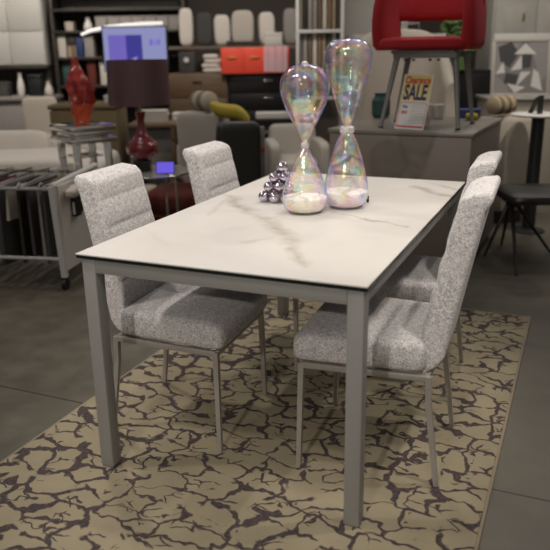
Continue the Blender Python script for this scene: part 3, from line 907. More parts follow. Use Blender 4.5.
single('folded_cloth', 'small yellow folded cloth at the back right corner of the taupe cabinet', 'cloth', lambda bm: se(bm, (0, 0, 0.022), (0.04, 0.05, 0.022), 0.5, 0.3), 'yellow', (0.225, 2.58, PZ + .001), 0.2)
single('blue_box', 'flat blue box at the back of the taupe cabinet top', 'box', lambda bm: (box2(bm, -.08, .08, -.05, .05, 0, .055, .004), box2(bm, -.082, .082, -.052, .052, .035, .06, .003)), 'navy', (0.175, 2.745, PZ + .001), 0.05)

# ------------------------------------------------------------------ fabric swatch trolley, left
tr = thing('swatch_trolley', 'white metal rolling rack for hanging fabric swatches at the left edge', 'rack', aisle(-1.255, 4.06), TH - 0.17)
panel = obj('end_panel', lambda bm: box2(bm, -0.012, 0.012, 0.03, 0.60, 0.10, 0.615, 0.003), 'ceramic', tr, 0)
obj('top_rail', lambda bm: tube(bm, [(-0.015, 0.0, 0.615), (-0.015, 0.63, 0.64)], 0.018, 12), 'white_metal', tr)
for yy in (0.0, 0.63):
    up = obj('upright', lambda bm: tube(bm, [(0.01, yy, 0.075), (-0.015, yy, 0.615)], 0.016, square=True), 'white_metal', tr)
    obj('caster', lambda bm: (lathe(bm, [(0.010, 0.055), (0.010, 0.08)], 10, (0.01, yy, 0)), [bx(bm, (0.01 + d, yy, 0.045), (0.004, 0.03, 0.05), .001) for d in (-.018, .018)], tube(bm, [(-0.004, yy, 0.0335), (0.024, yy, 0.0335)], 0.033, 18)), 'black', up, 40)
    lw = obj('upright', lambda bm: tube(bm, [(-1.25, yy, 0.075), (-1.25, yy, 0.615)], 0.016, square=True), 'white_metal', tr)
    obj('caster', lambda bm: (lathe(bm, [(0.010, 0.055), (0.010, 0.08)], 10, (-1.25, yy, 0)), tube(bm, [(-1.264, yy, 0.0335), (-1.236, yy, 0.0335)], 0.033, 18)), 'black', lw, 40)
    obj('lower_bar', lambda bm: tube(bm, [(0.0, yy, 0.185), (-1.25, yy, 0.185)], 0.011, 10), 'white_metal', tr)
    obj('side_rail', lambda bm: tube(bm, [(-0.015, yy, 0.60), (-1.25, yy, 0.60)], 0.012, 10), 'chrome', tr)
for k in range(9):
    x = -0.08 - k * 0.13
    obj('hanging_rod', lambda bm: tube(bm, [(x, -0.01, 0.607), (x - 0.02, 0.30, 0.622), (x, 0.64, 0.615)], 0.0065, 8), 'chrome', tr)
    obj('rod_hook', lambda bm: tube(bm, [(x, -0.012, 0.607), (x + .004, -0.03, 0.625), (x + .01, -0.02, 0.64), (x + .012, 0.0, 0.632)], 0.006, 8), 'chrome', tr)
TR_M = tr.matrix_basis.copy()
cloths = [('charcoal', 'dark charcoal'), ('grey_card', 'mid grey'), ('charcoal', 'dark charcoal'), ('dark_wood', 'dark brown'), ('beige_fabric', 'pale beige'), ('charcoal', 'dark charcoal'), ('grey_card', 'mid grey'), ('grey_fabric', 'light grey'), ('dark_red', 'dark red'), ('charcoal', 'dark charcoal'),
          ('grey_fabric', 'light grey'), ('charcoal', 'dark charcoal'), ('grey_card', 'mid grey'), ('beige_fabric', 'pale beige'), ('charcoal', 'dark charcoal'), ('grey_card', 'mid grey'), ('dark_wood', 'dark brown'), ('charcoal', 'dark charcoal'), ('grey_card', 'mid grey'), ('grey_fabric', 'light grey')]
nthm = {}
ordw = ['first', 'second', 'third', 'fourth', 'fifth', 'sixth', 'seventh', 'eighth']
for k, (mk, nm) in enumerate(cloths):
    nthm[nm] = nthm.get(nm, -1) + 1
    x = -0.09 - k * 0.056
    d0 = random.uniform(-.008, .008); zb = 0.15 + random.uniform(-0.03, 0.06); ysh = random.uniform(0, .04)
    if k == 4: zb = 0.40
    if k == 7: zb = 0.36

    def cloth(bm):
        rings = []
        for i in range(9):
            t = i / 8
            z = 0.585 + (zb - 0.585) * t
            ring = []
            for j in range(15):
                u = j / 14
                ring.append(Vector((d0 + 0.010 * math.sin(u * 15 + k) * (0.3 + t) + 0.006, 0.03 + ysh + 0.52 * u, z)))
            for j in range(15):
                u = 1 - j / 14
                ring.append(Vector((d0 + 0.010 * math.sin(u * 15 + k) * (0.3 + t) - 0.006 - 0.010 * t, 0.03 + ysh + 0.52 * u, z)))
            rings.append(ring)
        loft(bm, rings)
    p = TR_M @ Vector((x, 0, 0)) if False else Matrix.Translation(tr.location) @ Matrix.Rotation(TH - 0.17, 4, 'Z') @ Vector((x, 0, 0))
    single('fabric_swatch', nm + ' fabric swatch in white rack, ' + ordw[nthm[nm]] + ' of that colour from end panel', 'fabric swatch', cloth, mk, p, TH - 0.17, 'fabric swatches on the trolley')
tp = thing('label_gun', 'small black device with a white strip hanging on the trolley end panel', 'device', Matrix.Translation(tr.location) @ Matrix.Rotation(TH - 0.17, 4, 'Z') @ Vector((0.014, 0.20, 0.40)), TH - 0.17)
obj('body', lambda bm: bx(bm, (0.018, 0, 0.08), (0.034, 0.075, 0.155), 0.006), 'black', tp)
obj('white_strip', lambda bm: bx(bm, (0.018, -0.039, 0.055), (0.014, 0.003, 0.075), 0.001), 'ceramic', tp)
obj('strap', lambda bm: tube(bm, [(0.018, 0.06, 0.02), (0.020, 0.10, 0.08), (0.018, 0.07, 0.15)], 0.012, 8), 'black', tp)
single('tissue_bundle', 'small crumpled grey plastic bundle on the trolley end panel', 'bundle', lambda bm: (se(bm, (0.04, 0, 0.03), (0.035, 0.06, 0.03), 0.8, 0.7, 16, 8), se(bm, (0.035, 0.05, 0.045), (0.03, 0.05, 0.025), 0.8, 0.7, 16, 8)), 'grey_fabric', Matrix.Translation(tr.location) @ Matrix.Rotation(TH - 0.17, 4, 'Z') @ Vector((0.014, 0.12, 0.53)), TH - 0.17)

# ------------------------------------------------------------------ white sofa
so = thing('white_sofa', 'off-white sofa with a plump back cushion behind the swatch rack', 'sofa', aisle(-2.16, 5.35), TH + 0.06)
obj('body', lambda bm: (box2(bm, -0.80, 0.66, 0.0, 0.72, 0.08, 0.40, 0.03, 3), se(bm, (0, 0.74, 0.38), (0.80, 0.10, 0.26), 0.3, 0.2)), 'white_fabric', so)
obj('seat_cushion', lambda bm: se(bm, (-0.05, 0.30, 0.485), (0.73, 0.36, 0.125), 0.4, 0.2), 'white_fabric', so)
for s in (-1, 1):
    obj('armrest', lambda bm: se(bm, (s * 0.79, 0.33, 0.315), (0.12, 0.44, 0.255), 0.35, 0.25), 'white_fabric', so)
for k in range(2):
    obj('back_cushion', lambda bm: se(bm, (-0.29 + k * 0.42 - 0.06, 0.58, 0.595), (0.34 - k * .03, 0.11, 0.15), 0.5, 0.35, rot=Matrix.Rotation(-0.15, 3, 'X')), 'white_fabric', so)
for sx in (-0.7, 0.6):
    for sy in (0.06, 0.66):
        obj('leg', lambda bm: lathe(bm, [(0.02, 0), (0.028, 0.085)], 10, (sx, sy, 0)), 'dark_wood', so)

# ------------------------------------------------------------------ mirrored pedestal and red glass
MR = TH + 0.72
mp_ = thing('mirrored_pedestal', 'square mirrored pedestal table carrying the red glass sculpture', 'pedestal', aisle(-1.30, 4.98), MR)
for (hw_, z0, z1) in ((0.165, 0.842, 0.880), (0.130, 0.800, 0.840), (0.165, 0.762, 0.798)):
    obj('tier', lambda bm: box2(bm, -hw_, hw_, -hw_, hw_, z0, z1, 0.006), 'mirror', mp_)
for sx in (-1, 1):
    for sy in (-1, 1):
        obj('leg', lambda bm: box2(bm, sx * .115 - .022, sx * .115 + .022, sy * .115 - .022, sy * .115 + .022, 0.02, 0.762, 0.004), 'mirror', mp_)
obj('bottom_tier', lambda bm: box2(bm, -.15, .15, -.15, .15, 0.0, 0.04, 0.006), 'mirror', mp_)
obj('shelf', lambda bm: box2(bm, -.09, .09, -.09, .09, 0.66, 0.672, 0.002), 'mirror', mp_)

gs = thing('glass_sculpture', 'tall red and orange art glass sculpture on the mirrored pedestal', 'sculpture', aisle(-1.30, 4.98, 0.881), MR)


def sculpt(z0, z1, mk):
    def f(bm):
        rings = []
        for k in range(31):
            t = k / 30
            z = t * 0.435
            if z < z0 - 1e-6 or z > z1 + 1e-6: continue
            r = 0.042 + 0.034 * math.sin(min(1, t * 1.15) * PI * 0.92) ** 1.2 - 0.034 * max(0, t - 0.62) / 0.38
            r = max(r, 0.006)
            ring = []
            for i in range(28):
                a = 2 * PI * i / 28
                lob = 1.06 + 0.24 * math.sin(5 * a + 9 * t) * math.sin(PI * min(1, t * 1.3)) + 0.13 * math.sin(9 * a - 22 * t) + 0.05 * math.sin(41 * t)
                ring.append(Vector((r * lob * math.cos(a) + 0.012 * math.sin(5 * t), 0.8 * r * lob * math.sin(a), z)))
            rings.append(ring)
        loft(bm, rings)
    return f
obj('lower_body', sculpt(0, 0.131, ''), 'orange_glass', gs, 60, label='orange-red lower half')
obj('upper_body', sculpt(0.130, 0.435, ''), 'red_glass', gs, 60, label='deep red upper half')
obj('base', lambda bm: lathe(bm, [(0.038, 0), (0.044, 0.003), (0.040, 0.012)], 20), 'clear', gs)

# ------------------------------------------------------------------ lamp on a glass table
gt = thing('glass_table', 'round clear glass side table on thin chrome legs under the table lamp', 'side table', aisle(-0.90, 5.28), TH)
obj('top', lambda bm: lathe(bm, [(0, 0.492), (0.285, 0.492), (0.29, 0.497), (0.285, 0.503), (0, 0.503)], 56, cap=False), mat('glass_reflection_tint', (0.26, 0.27, 0.25), 0.12, coat=0.5), gt, 40)  # pale base colour stands in for the reflection on clear glass
obj('rim', lambda bm: tube(bm, [(0.291 * math.cos(2 * PI * k / 48), 0.291 * math.sin(2 * PI * k / 48), 0.4975) for k in range(48)], 0.007, 8, closed=True), 'chrome', gt)
for k in range(4):
    a = k * PI / 2 - 0.9
    obj('leg', lambda bm: tube(bm, [(0.20 * math.cos(a), 0.20 * math.sin(a), 0), (0.20 * math.cos(a), 0.20 * math.sin(a), 0.492)], 0.010, 10), 'chrome', gt)
obj('lower_shelf', lambda bm: lathe(bm, [(0, 0.12), (0.20, 0.12), (0.20, 0.128), (0, 0.128)], 40, cap=False), 'clear', gt, 40)

lp = thing('table_lamp', 'table lamp with dark aubergine drum shade and garnet glass gourd base', 'lamp', aisle(-0.957, 5.30, 0.504), TH)
obj('foot', lambda bm: box2(bm, -0.052, 0.052, -0.052, 0.052, 0, 0.072, 0.004), 'black_lacquer', lp)
obj('body', lambda bm: lathe(bm, smooth_profile([(0.030, 0.073), (0.060, 0.082), (0.106, 0.118), (0.118, 0.165), (0.102, 0.206), (0.062, 0.245), (0.040, 0.285), (0.028, 0.33), (0.026, 0.37), (0.034, 0.40), (0.038, 0.425)], 6), 40), 'garnet', lp, 80)
obj('stem', lambda bm: lathe(bm, [(0.010, 0.42), (0.010, 0.70)], 12), 'brass', lp)
obj('shade', lambda bm: (lathe(bm, [(0.218, 0.475), (0.221, 0.475), (0.214, 0.785), (0.211, 0.785), (0.218, 0.475)], 64, cap=False),), 'shade', lp, 40)
obj('shade_spider', lambda bm: [tube(bm, [(0, 0, 0.70), (0.213 * math.cos(a), 0.213 * math.sin(a), 0.78)], 0.003, 6) for a in (0, 2.09, 4.19)], 'brass', lp)
sc_ = thing('reflection_glow', 'small added purple glow for a reflection on the round glass table', 'screen', aisle(-0.775, 5.12, 0.504), TH - 0.05)  # glowing purple panel added in place of a reflection on the table
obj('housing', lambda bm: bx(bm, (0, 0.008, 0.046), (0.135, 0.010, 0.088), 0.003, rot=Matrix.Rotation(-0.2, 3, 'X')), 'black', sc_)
obj('screen', lambda bm: bx(bm, (0, 0.002, 0.046), (0.124, 0.001, 0.078), 0, rot=Matrix.Rotation(-0.2, 3, 'X')), 'refl_glow', sc_, 0)  # glowing face of the added reflection panel
obj('stand', lambda bm: bx(bm, (0, 0.035, 0.03), (0.03, 0.004, 0.065), 0.001, rot=Matrix.Rotation(0.4, 3, 'X')), 'black', sc_)  # support of the added reflection panel
single('floor_cushion', 'dark brick-red floor pouf seen past the glass table legs', 'pouf', lambda bm: se(bm, (0, 0, 0.13), (0.36, 0.30, 0.125), 0.5, 0.6), 'dark_red', aisle(-0.72, 6.05), TH)
single('beige_bag', 'beige folded throw on the floor behind the glass table', 'throw', lambda bm: (se(bm, (0, 0, 0.09), (0.16, 0.14, 0.088), 0.7, 0.6), se(bm, (0.03, 0, 0.20), (0.11, 0.11, 0.05), 0.8, 0.6)), 'beige_fabric', aisle(-1.12, 6.1), TH)

# ------------------------------------------------------------------ armchairs in the middle distance
def armchair(name, label, lat, F, rot, mk, w=0.56, h=0.86, seat=0.42, arms=True):
    a = thing(name, label, 'armchair', aisle(lat, F), rot)
    obj('backrest', lambda bm: se(bm, (0, 0.26, h * 0.62), (w / 2, 0.09, h * 0.38), 0.25, 0.25, rot=None, warp=lambda p: Vector((p.x, p.y + 0.14 * p.z, p.z))), mk, a)
    obj('seat', lambda bm: se(bm, (0, 0, seat - 0.06), (w / 2 - .04, 0.28, 0.09), 0.35, 0.25), mk, a)
    for s in (-1, 1) if arms else ():
        obj('armrest', lambda bm: se(bm, (s * (w / 2), 0.02, 0.42), (0.05, 0.28, 0.17), 0.3, 0.3), mk, a)
    for sx in (-1, 1):
        for sy in (-1, 1):
            obj('leg', lambda bm: tube(bm, [(sx * w * .42, sy * .24, 0.0), (sx * w * .38, sy * .22, 0.30)], [0.012, 0.018], 8), 'dark_wood', a)
    return a
armchair('armchair', 'light grey armchair with bolster and mustard throw, left of the black chair', -0.50, 6.42, TH + PI - 0.30, 'grey_fabric', 0.44, 0.86)
armchair('armchair', 'black leather high-back armchair beside the mustard throw', -0.285, 5.50, TH + PI + 0.12, 'black_leather', 0.32, 0.86, arms=False)
armchair('armchair', 'light grey low armchair seen between the black chair and the hourglasses', 0.20, 6.30, TH + 0.10, 'grey_fabric', 0.42, 0.70)
single('bolster_pillow', 'striped taupe bolster on the light grey armchair top', 'pillow', roll_builder(0.22, 0.080), 'roll_stripe', aisle(-0.57, 6.12, 0.946), TH - 0.95)
single('knit_throw', 'mustard yellow throw draped over the light grey armchair', 'throw', lambda bm: se(bm, (0, 0, 0), (0.16, 0.11, 0.055), 0.6, 0.5, 26, 12, warp=lambda p: Vector((p.x, p.y, p.z - 0.9 * p.x * max(0, p.x) * 1.6 - 0.28 * p.x + 0.012 * math.sin(22 * p.x)))), 'yellow', aisle(-0.34, 5.90, 0.875), TH)
ps = thing('tag_post', 'slim grey post with a red tag beside the black leather armchair', 'post', aisle(-0.085, 5.42), TH)
obj('post', lambda bm: box2(bm, -0.022, 0.022, -0.015, 0.015, 0.01, 0.80, 0.004), 'grey_metal', ps)
obj('tag', lambda bm: box2(bm, -0.024, 0.024, -0.019, -0.016, 0.61, 0.65, 0.001), 'red_tag', ps)
obj('base', lambda bm: box2(bm, -0.024, 0.024, -0.07, 0.07, 0, 0.012, 0.003), 'grey_metal', ps)

# ------------------------------------------------------------------ dark tables with clutter
def dark_table(label, lat, F, w, d, h, topm, rot=TH):
    t = thing('dark_table', label, 'table', aisle(lat, F), rot)
    obj('tabletop', lambda bm: box2(bm, -w / 2, w / 2, -d / 2, d / 2, h - .035, h, .004), topm, t)
    for sx in (-1, 1):
        for sy in (-1, 1):
            obj('leg', lambda bm: box2(bm, sx * (w / 2 - .05) - .028, sx * (w / 2 - .05) + .028, sy * (d / 2 - .05) - .028, sy * (d / 2 - .05) + .028, 0, h - .035, .003), 'dark_wood', t)
    return t
dark_table('dark espresso table with brown top behind the garnet lamp base', -0.92, 6.98, 0.86, 0.4, 0.70, 'oak')
dark_table('dark glossy table under the white boxes right of the lamp', -0.76, 7.80, 0.58, 0.5, 0.64, 'black_lacquer')
dark_table('low black table in front of the black dresser, beside the grey low armchair', 0.12, 7.02, 0.56, 0.32, 0.72, 'black_lacquer')
single('white_box', 'white box on the dark glossy table, right behind the lamp neck', 'box', lambda bm: (box2(bm, -.14, .14, -.1, .1, 0, .075, .006), box2(bm, -.145, .145, -.105, .105, .06, .085, .004)), 'ceramic', aisle(-0.90, 7.70, 0.641), TH)
single('white_box', 'white box on the dark glossy table, nearest the grey armchair', 'box', lambda bm: (box2(bm, -.11, .11, -.1, .1, 0, .11, .006), box2(bm, -.115, .115, -.105, .105, .095, .12, .004)), 'ceramic', aisle(-0.60, 7.70, 0.641), TH)
single('book_stack', 'stack of pale folders on the brown-topped dark table behind the lamp neck', 'folders', lambda bm: [box2(bm, -.13 + .008 * (k % 2), .13 + .006 * (k % 3), -.09, .09, .028 * k, .028 * k + .025, .003) for k in range(4)], 'grey_fabric', aisle(-1.13, 6.98, 0.701), TH + 0.1)
single('white_tray', 'flat white tray on the low black table before the dresser', 'tray', lambda bm: (box2(bm, -.17, .17, -.1, .1, 0, .02, .006), [box2(bm, a, b, c, d, .02, .05, .003) for (a, b, c, d) in ((-.17, -.155, -.1, .1), (.155, .17, -.1, .1), (-.155, .155, -.1, -.085), (-.155, .155, .085, .1))]), 'ceramic', aisle(0.01, 7.0, 0.721), TH)
single('white_box', 'pale cube box on the low black table, left of the hourglasses', 'box', lambda bm: (box2(bm, -.10, .10, -.1, .1, 0, .14, .006), box2(bm, -.104, .104, -.104, .104, .12, .15, .004)), 'grey_fabric', aisle(0.29, 7.0, 0.721), TH)

# ------------------------------------------------------------------ dressers and the red cabinet
def chest(name, label, lat0, lat1, F, h, mk, rows, cols, handle, depth=0.45):
    w = lat1 - lat0
    t = thing(name, label, 'dresser', aisle((lat0 + lat1) / 2, F), TH)
    obj('body', lambda bm: box2(bm, -w / 2, w / 2, 0.02, depth, 0.06, h, .005), mk, t)
    obj('plinth', lambda bm: box2(bm, -w / 2 + .03, w / 2 - .03, 0.06, depth - .03, 0, 0.06), 'dark_wood', t)
    dh = (h - 0.10) / rows; dw = (w - .02) / cols
    for r in range(rows):
        for c in range(cols):
            x0 = -w / 2 + .01 + c * dw; z0 = 0.08 + r * dh
            d = obj('drawer', lambda bm: box2(bm, x0 + .005, x0 + dw - .005, 0, 0.02, z0 + .006, z0 + dh - .006, .003), mk, t)
            obj('handle', lambda bm: bx(bm, (x0 + dw / 2, -0.012, z0 + dh * .72), (0.11, 0.016, 0.018), .004), handle, d)
    return t
chest('dresser', 'wide black dresser with bar handles under the orange-red cabinet', -0.50, 0.40, 8.5, 1.08, 'black_lacquer', 5, 1, 'chrome')
chest('dresser', 'walnut brown chest of drawers left of the black dresser', -1.20, -0.515, 8.5, 1.09, 'walnut', 4, 1, 'dark_wood')
rdc = thing('wall_cabinet', 'orange-red lacquered cabinet on top of the black dresser', 'cabinet', aisle(-0.19, 8.42, 1.082), TH)
obj('body', lambda bm: box2(bm, -0.385, 0.385, 0.015, 0.36, 0, 0.285, .004), 'red_lacquer', rdc)
for k in range(3):
    dd = obj('drawer', lambda bm: box2(bm, -0.383 + k * .257, -0.383 + k * .257 + .252, 0, 0.014, .004, .281, .003), 'red_lacquer', rdc)
    if k < 2: obj('handle', lambda bm: bx(bm, (-0.383 + k * .257 + .126, -0.010, .175), (0.10, 0.014, 0.014), .004), 'brass', dd)
single('reflection_sheet', 'added pale reflection sheet hanging over the right end of the orange-red cabinet', 'sheet', lambda bm: loft(bm, [[Vector((x, -0.012 - 0.012 * abs(math.sin(x * 38)), z)) for z in (0.02, 0.30)] + [Vector((x, -0.010 - 0.012 * abs(math.sin(x * 38)), z)) for z in (0.30, 0.02)] for x in [0.10 + 0.01 * i for i in range(27)]]), 'pale_film', aisle(-0.19, 8.38, 1.082), TH)  # added pale pleats stand in for the purple reflection in the red lacquer

# ------------------------------------------------------------------ back shelves with goods
bsf = thing('wall_shelf', 'long grey-brown wooden shelf with goods above the dressers', 'shelf', aisle(-0.45, 9.3, 1.355), TH)
obj('board', lambda bm: box2(bm, -0.95, 0.95, 0, 0.45, 0, 0.035, .003), 'shelf_wood', bsf)
for a in (-0.9, 0.0, 0.9):
    obj('bracket', lambda bm: box2(bm, a - .012, a + .012, 0.02, 1.25, -0.03, -0.001, .002), 'black', bsf)
SZ = 1.391


def pillow(label, lat, z, hw_, hh, mk, rot=0.0, F=9.50, dz=0.07, e=0.5):
    single('throw_pillow', label, 'pillow', lambda bm: se(bm, (0, 0, hh), (hw_, dz, hh), e, 0.35, rot=None), mk, aisle(lat, F, z + 0.002), TH + rot, 'cushions on the wooden shelf').rotation_euler.x = -0.10
pillow('tall narrow cream cushion on the shelf, leftmost of the shelf goods', -1.06, SZ, 0.085, 0.225, 'white_fabric', 0.0, 9.42)
pillow('charcoal cushion beside the tall cream cushion on the shelf', -0.84, SZ, 0.10, 0.20, 'charcoal')
pillow('cream cushion with dark stripe neighbour, third on the shelf', -0.62, SZ, 0.10, 0.185, 'white_fabric', 0.2)
pillow('grey square cushion at the middle of the shelf', -0.36, SZ, 0.14, 0.21, 'grey_fabric', 0.0)
pillow('small pale cushion tilted behind the white box on the shelf', -0.06, SZ, 0.10, 0.20, 'white_fabric', 0.2, 9.60)
pillow('dark cushion at the right end of the shelf', 0.24, SZ, 0.09, 0.22, 'grey_card', 0.0, 9.60)
single('white_box', 'white box on the wooden shelf above the orange-red cabinet', 'box', lambda bm: (box2(bm, -.11, .11, -.08, .08, 0, .13, .005), box2(bm, -.113, .113, -.083, .083, .11, .15, .004)), 'ceramic', aisle(0.02, 9.40, SZ), TH)
single('shallow_tray', 'low dark tray in front of the middle shelf cushions', 'tray', lambda bm: (box2(bm, -.2, .2, -.06, .06, 0, .015, .004), box2(bm, -.2, .2, -.06, -.05, .015, .055, .003), box2(bm, -.2, .2, .05, .06, .015, .055, .003)), 'dark_wood', aisle(-0.36, 9.35, SZ), TH)
# things on top of the walnut chest
single('dark_case', 'dark case with a white round mark on the walnut chest', 'case', lambda bm: (box2(bm, -.09, .09, -.07, .07, 0, .24, .01), box2(bm, -.03, .03, -.075, -.07, .10, .15, .002)), 'charcoal', aisle(-0.99, 8.75, 1.092), TH)
single('white_dot', 'white round sticker on the dark case standing on the walnut chest', 'sticker', lambda bm: lathe(bm, [(0, 0), (0.030, 0), (0.030, .004), (0, .004)], 18, cap=False), 'ceramic', aisle(-0.99, 8.670, 1.24), TH).rotation_euler = (PI / 2, 0, TH)
single('folded_linen', 'folded white linen stack on the walnut chest', 'linen', lambda bm: [se(bm, (0.01 * (-1) ** k, 0, 0.03 + 0.05 * k), (0.12 - .01 * k, 0.10, 0.027), 0.5, 0.3, 22, 8) for k in range(4)], 'white_fabric', aisle(-0.70, 8.75, 1.092), TH)
# upper dark shelving, left
us = thing('shelving_unit', 'tall dark shelving unit with packed goods behind the lit screen', 'shelving', aisle(-1.94, 9.6), TH)
for z in (0.72, 0.93, 1.28, 1.60, 1.86, 2.20):
    obj('board', lambda bm: box2(bm, -0.85, 0.85, 0, 0.45, z - .03, z, .003), 'dark_wood', us)
for x in (-0.83, 0.83):
    obj('upright', lambda bm: box2(bm, x - .02, x + .02, 0.0, 0.45, 0, 2.4, .003), 'dark_wood', us)
obj('back_panel', lambda bm: box2(bm, -0.85, 0.85, 0.45, 0.47, 0, 2.4), 'charcoal', us, 0)


def goods(name, label, cat, lat, F, z, w, h, mk, d=0.16, grp=None, kind='box'):
    if kind == 'box':
        b = lambda bm: (box2(bm, -w / 2, w / 2, -d / 2, d / 2, 0, h * .86, .004), box2(bm, -w / 2 - .003, w / 2 + .003, -d / 2 - .003, d / 2 + .003, h * .82, h, .004))
    elif kind == 'book':
        b = lambda bm: (box2(bm, -w / 2, w / 2, -d / 2, d / 2, 0, h, .003),)
    else:
        b = lambda bm: lathe(bm, smooth_profile([(w * .3, 0), (w * .45, h * .1), (w * .5, h * .4), (w * .3, h * .72), (w * .2, h * .85), (w * .26, h)], 5), 20)
    return single(name, label, cat, b, mk, aisle(lat, F, z), TH, grp)
US = 'goods in the dark shelving unit'
goods('storage_box', 'pale lilac box upright at the left of the dark shelving', 'box', -2.69, 9.75, 1.281, .10, .28, 'grey_fabric', grp=US)
goods('storage_box', 'small tan box on top of the amber jar shelf', 'box', -2.575, 9.75, 1.601, .10, .11, 'beige_fabric', grp=US)
goods('storage_box', 'dark brown crate beneath the small tan box', 'crate', -2.575, 9.75, 1.422, .11, .14, 'dark_wood', grp=US)
goods('storage_box', 'yellow-tan box beneath the dark brown crate', 'box', -2.575, 9.75, 1.281, .11, .14, 'rope', grp=US)
goods('storage_box', 'navy blue upright box in the dark shelving', 'box', -2.465, 9.75, 1.281, .09, .285, 'navy', grp=US)
goods('vase', 'white vase on the dark shelving, left of the grey boxes', 'vase', -2.345, 9.72, 1.601, .11, .16, 'ceramic', grp=US, kind='vase')
goods('storage_box', 'mid grey box under the white vase', 'box', -2.345, 9.75, 1.281, .12, .28, 'grey_card', grp=US)
greys = ['leftmost', 'second', 'third', 'fourth', 'fifth', 'sixth', 'rightmost']
for k in range(7):
    goods('grey_carton', greys[k] + ' grey carton of the row above the lit screen, counting from the left' if 0 < k < 6 else greys[k] + ' grey carton of the row above the lit screen', 'carton', -2.16 + k * 0.155, 9.72, 1.601, .145, .17, 'grey_card', grp='grey cartons above the screen')
single('red_bottle', 'tiny red bottle in front of the grey cartons', 'bottle', lambda bm: lathe(bm, [(0.018, 0), (0.022, .01), (0.022, .07), (0.008, .09), (0.008, .11), (0, .11)], 12, cap=False), 'red_lacquer', aisle(-1.62, 9.57, 1.601), TH)
goods('storage_box', 'dark teal box low in the dark shelving behind the red sculpture', 'box', -2.64, 9.78, 0.9315, .16, .30, 'teal', grp=US)
goods('vase', 'small white vase low in the dark shelving', 'vase', -2.50, 9.60, 0.9315, .08, .14, 'ceramic', grp=US, kind='vase')
goods('storage_box', 'rusty red box in the dark shelving behind the sculpture top', 'box', -2.34, 9.75, 0.9315, .10, .30, 'dark_red', grp=US)
goods('storage_box', 'pale grey upright box in the dark shelving beside the rusty red box', 'box', -2.18, 9.75, 0.9315, .10, .30, 'grey_fabric', grp=US)
goods('storage_box', 'pale blue-grey box in the dark shelving left of the lamp shade', 'box', -1.92, 9.75, 0.9315, .10, .24, 'grey_fabric', grp=US)
#struct('trim_1', lambda bm: box2(bm, -0.9, 0.9, 0.1, 0.4, 0.90, 0.93), 'dark_wood', loc=aisle(-2.0, 9.6), rotz=TH)
# curved lit rail above the screen
single('curved_light', 'curved white lit rail arching over the purple screen', 'light', lambda bm: tube(bm, [(-0.50, 0, -0.055), (-0.40, 0.01, -0.015), (-0.22, 0.02, 0.018), (0, 0.03, 0.035), (0.22, 0.03, 0.05), (0.40, 0.03, 0.055)], [0.014, 0.018, 0.022, 0.026, 0.022, 0.018], 10), 'lamp_glow', aisle(-1.60, 8.35, 1.58), TH)
tv = thing('display_screen', 'wide lit purple and pale blue display screen above the lamp', 'screen', aisle(-1.37, 7.55), TH + 0.03)
obj('housing', lambda bm: box2(bm, -0.325, 0.325, 0.0, 0.05, 1.15, 1.585, .006), 'black', tv)
obj('screen', lambda bm: box2(bm, -0.312, 0.312, -0.004, 0.0, 1.165, 1.572), 'scr_pale', tv, 0, label='lit pale blue picture')
obj('picture_block', lambda bm: box2(bm, -0.262, -0.088, -0.0055, -0.004, 1.165, 1.50), 'scr_violet', tv, 0)
obj('picture_block', lambda bm: box2(bm, -0.088, 0.072, -0.0055, -0.004, 1.165, 1.50), 'scr_blue', tv, 0)
obj('picture_block', lambda bm: prism(bm, [(-.22, 1.165), (-.22, 1.31), (-.14, 1.38), (-.08, 1.26), (.02, 1.30), (.04, 1.165)], -0.0062, -0.0055), 'scr_violet', tv, 0)
obj('picture_block', lambda bm: prism(bm, [(-.06, 1.165), (-.05, 1.25), (0.0, 1.29), (.02, 1.2), (.03, 1.165)], -0.0068, -0.0062), 'scr_pink', tv, 0)
obj('screen_mark', lambda bm: [prism(bm, p, -0.0055, -0.004) for p in ([(.14, 1.40), (.155, 1.46), (.175, 1.46), (.185, 1.40)], [(.20, 1.40), (.20, 1.45), (.215, 1.45), (.215, 1.40)], [(.225, 1.40), (.23, 1.46), (.255, 1.45), (.25, 1.40)])], 'scr_mark', tv, 0)
obj('post', lambda bm: box2(bm, -0.04, 0.04, 0.01, 0.05, 0.03, 1.15, .004), 'black', tv)
obj('base', lambda bm: box2(bm, -0.25, 0.25, -0.15, 0.20, 0, 0.03, .004), 'black', tv)

# ------------------------------------------------------------------ far left display
wp = thing('panelled_cupboard', 'large off-white square-panelled cupboard at the far left', 'cupboard', aisle(-3.40, 9.5), TH)
obj('body', lambda bm: box2(bm, -0.75, 0.54, 0.02, 0.45, 1.19, 2.02, .008), 'white_panel', wp)
for i in range(3):
    for j in range(2):
        obj('panel', lambda bm: box2(bm, -0.74 + i * .425, -0.74 + i * .425 + .418, 0, 0.02, 1.20 + j * .405, 1.20 + j * .405 + .398, .006), 'white_panel', wp)
obj('bottom_rail', lambda bm: box2(bm, -0.77, 0.55, -0.02, 0.45, 1.15, 1.19, .004), 'dark_wood', wp)
for x in (-0.72, 0.51):
    obj('post', lambda bm: box2(bm, x - .03, x + .03, 0.1, 0.4, 0, 1.15, .004), 'dark_wood', wp)
for k, (la, s) in enumerate(((-3.28, 1.0), (-3.08, 0.9))):
    single('gold_ornament', ('larger' if k == 0 else 'smaller') + ' gold ornament on top of the off-white cupboard', 'ornament', lambda bm: lathe(bm, [(0.05 * s, 0), (0.06 * s, .02), (0.035 * s, .05), (0.06 * s, .10), (0.03 * s, .15), (0, .16)], 18, cap=False), 'brass', aisle(la, 9.62, 2.021), TH)
cn = thing('console_table', 'grey console table with ornaments under the off-white cupboard', 'console', aisle(-3.25, 9.0), TH)
obj('top', lambda bm: box2(bm, -0.75, 0.62, -0.2, 0.28, 0.80, 0.84, .004), 'grey_card', cn)
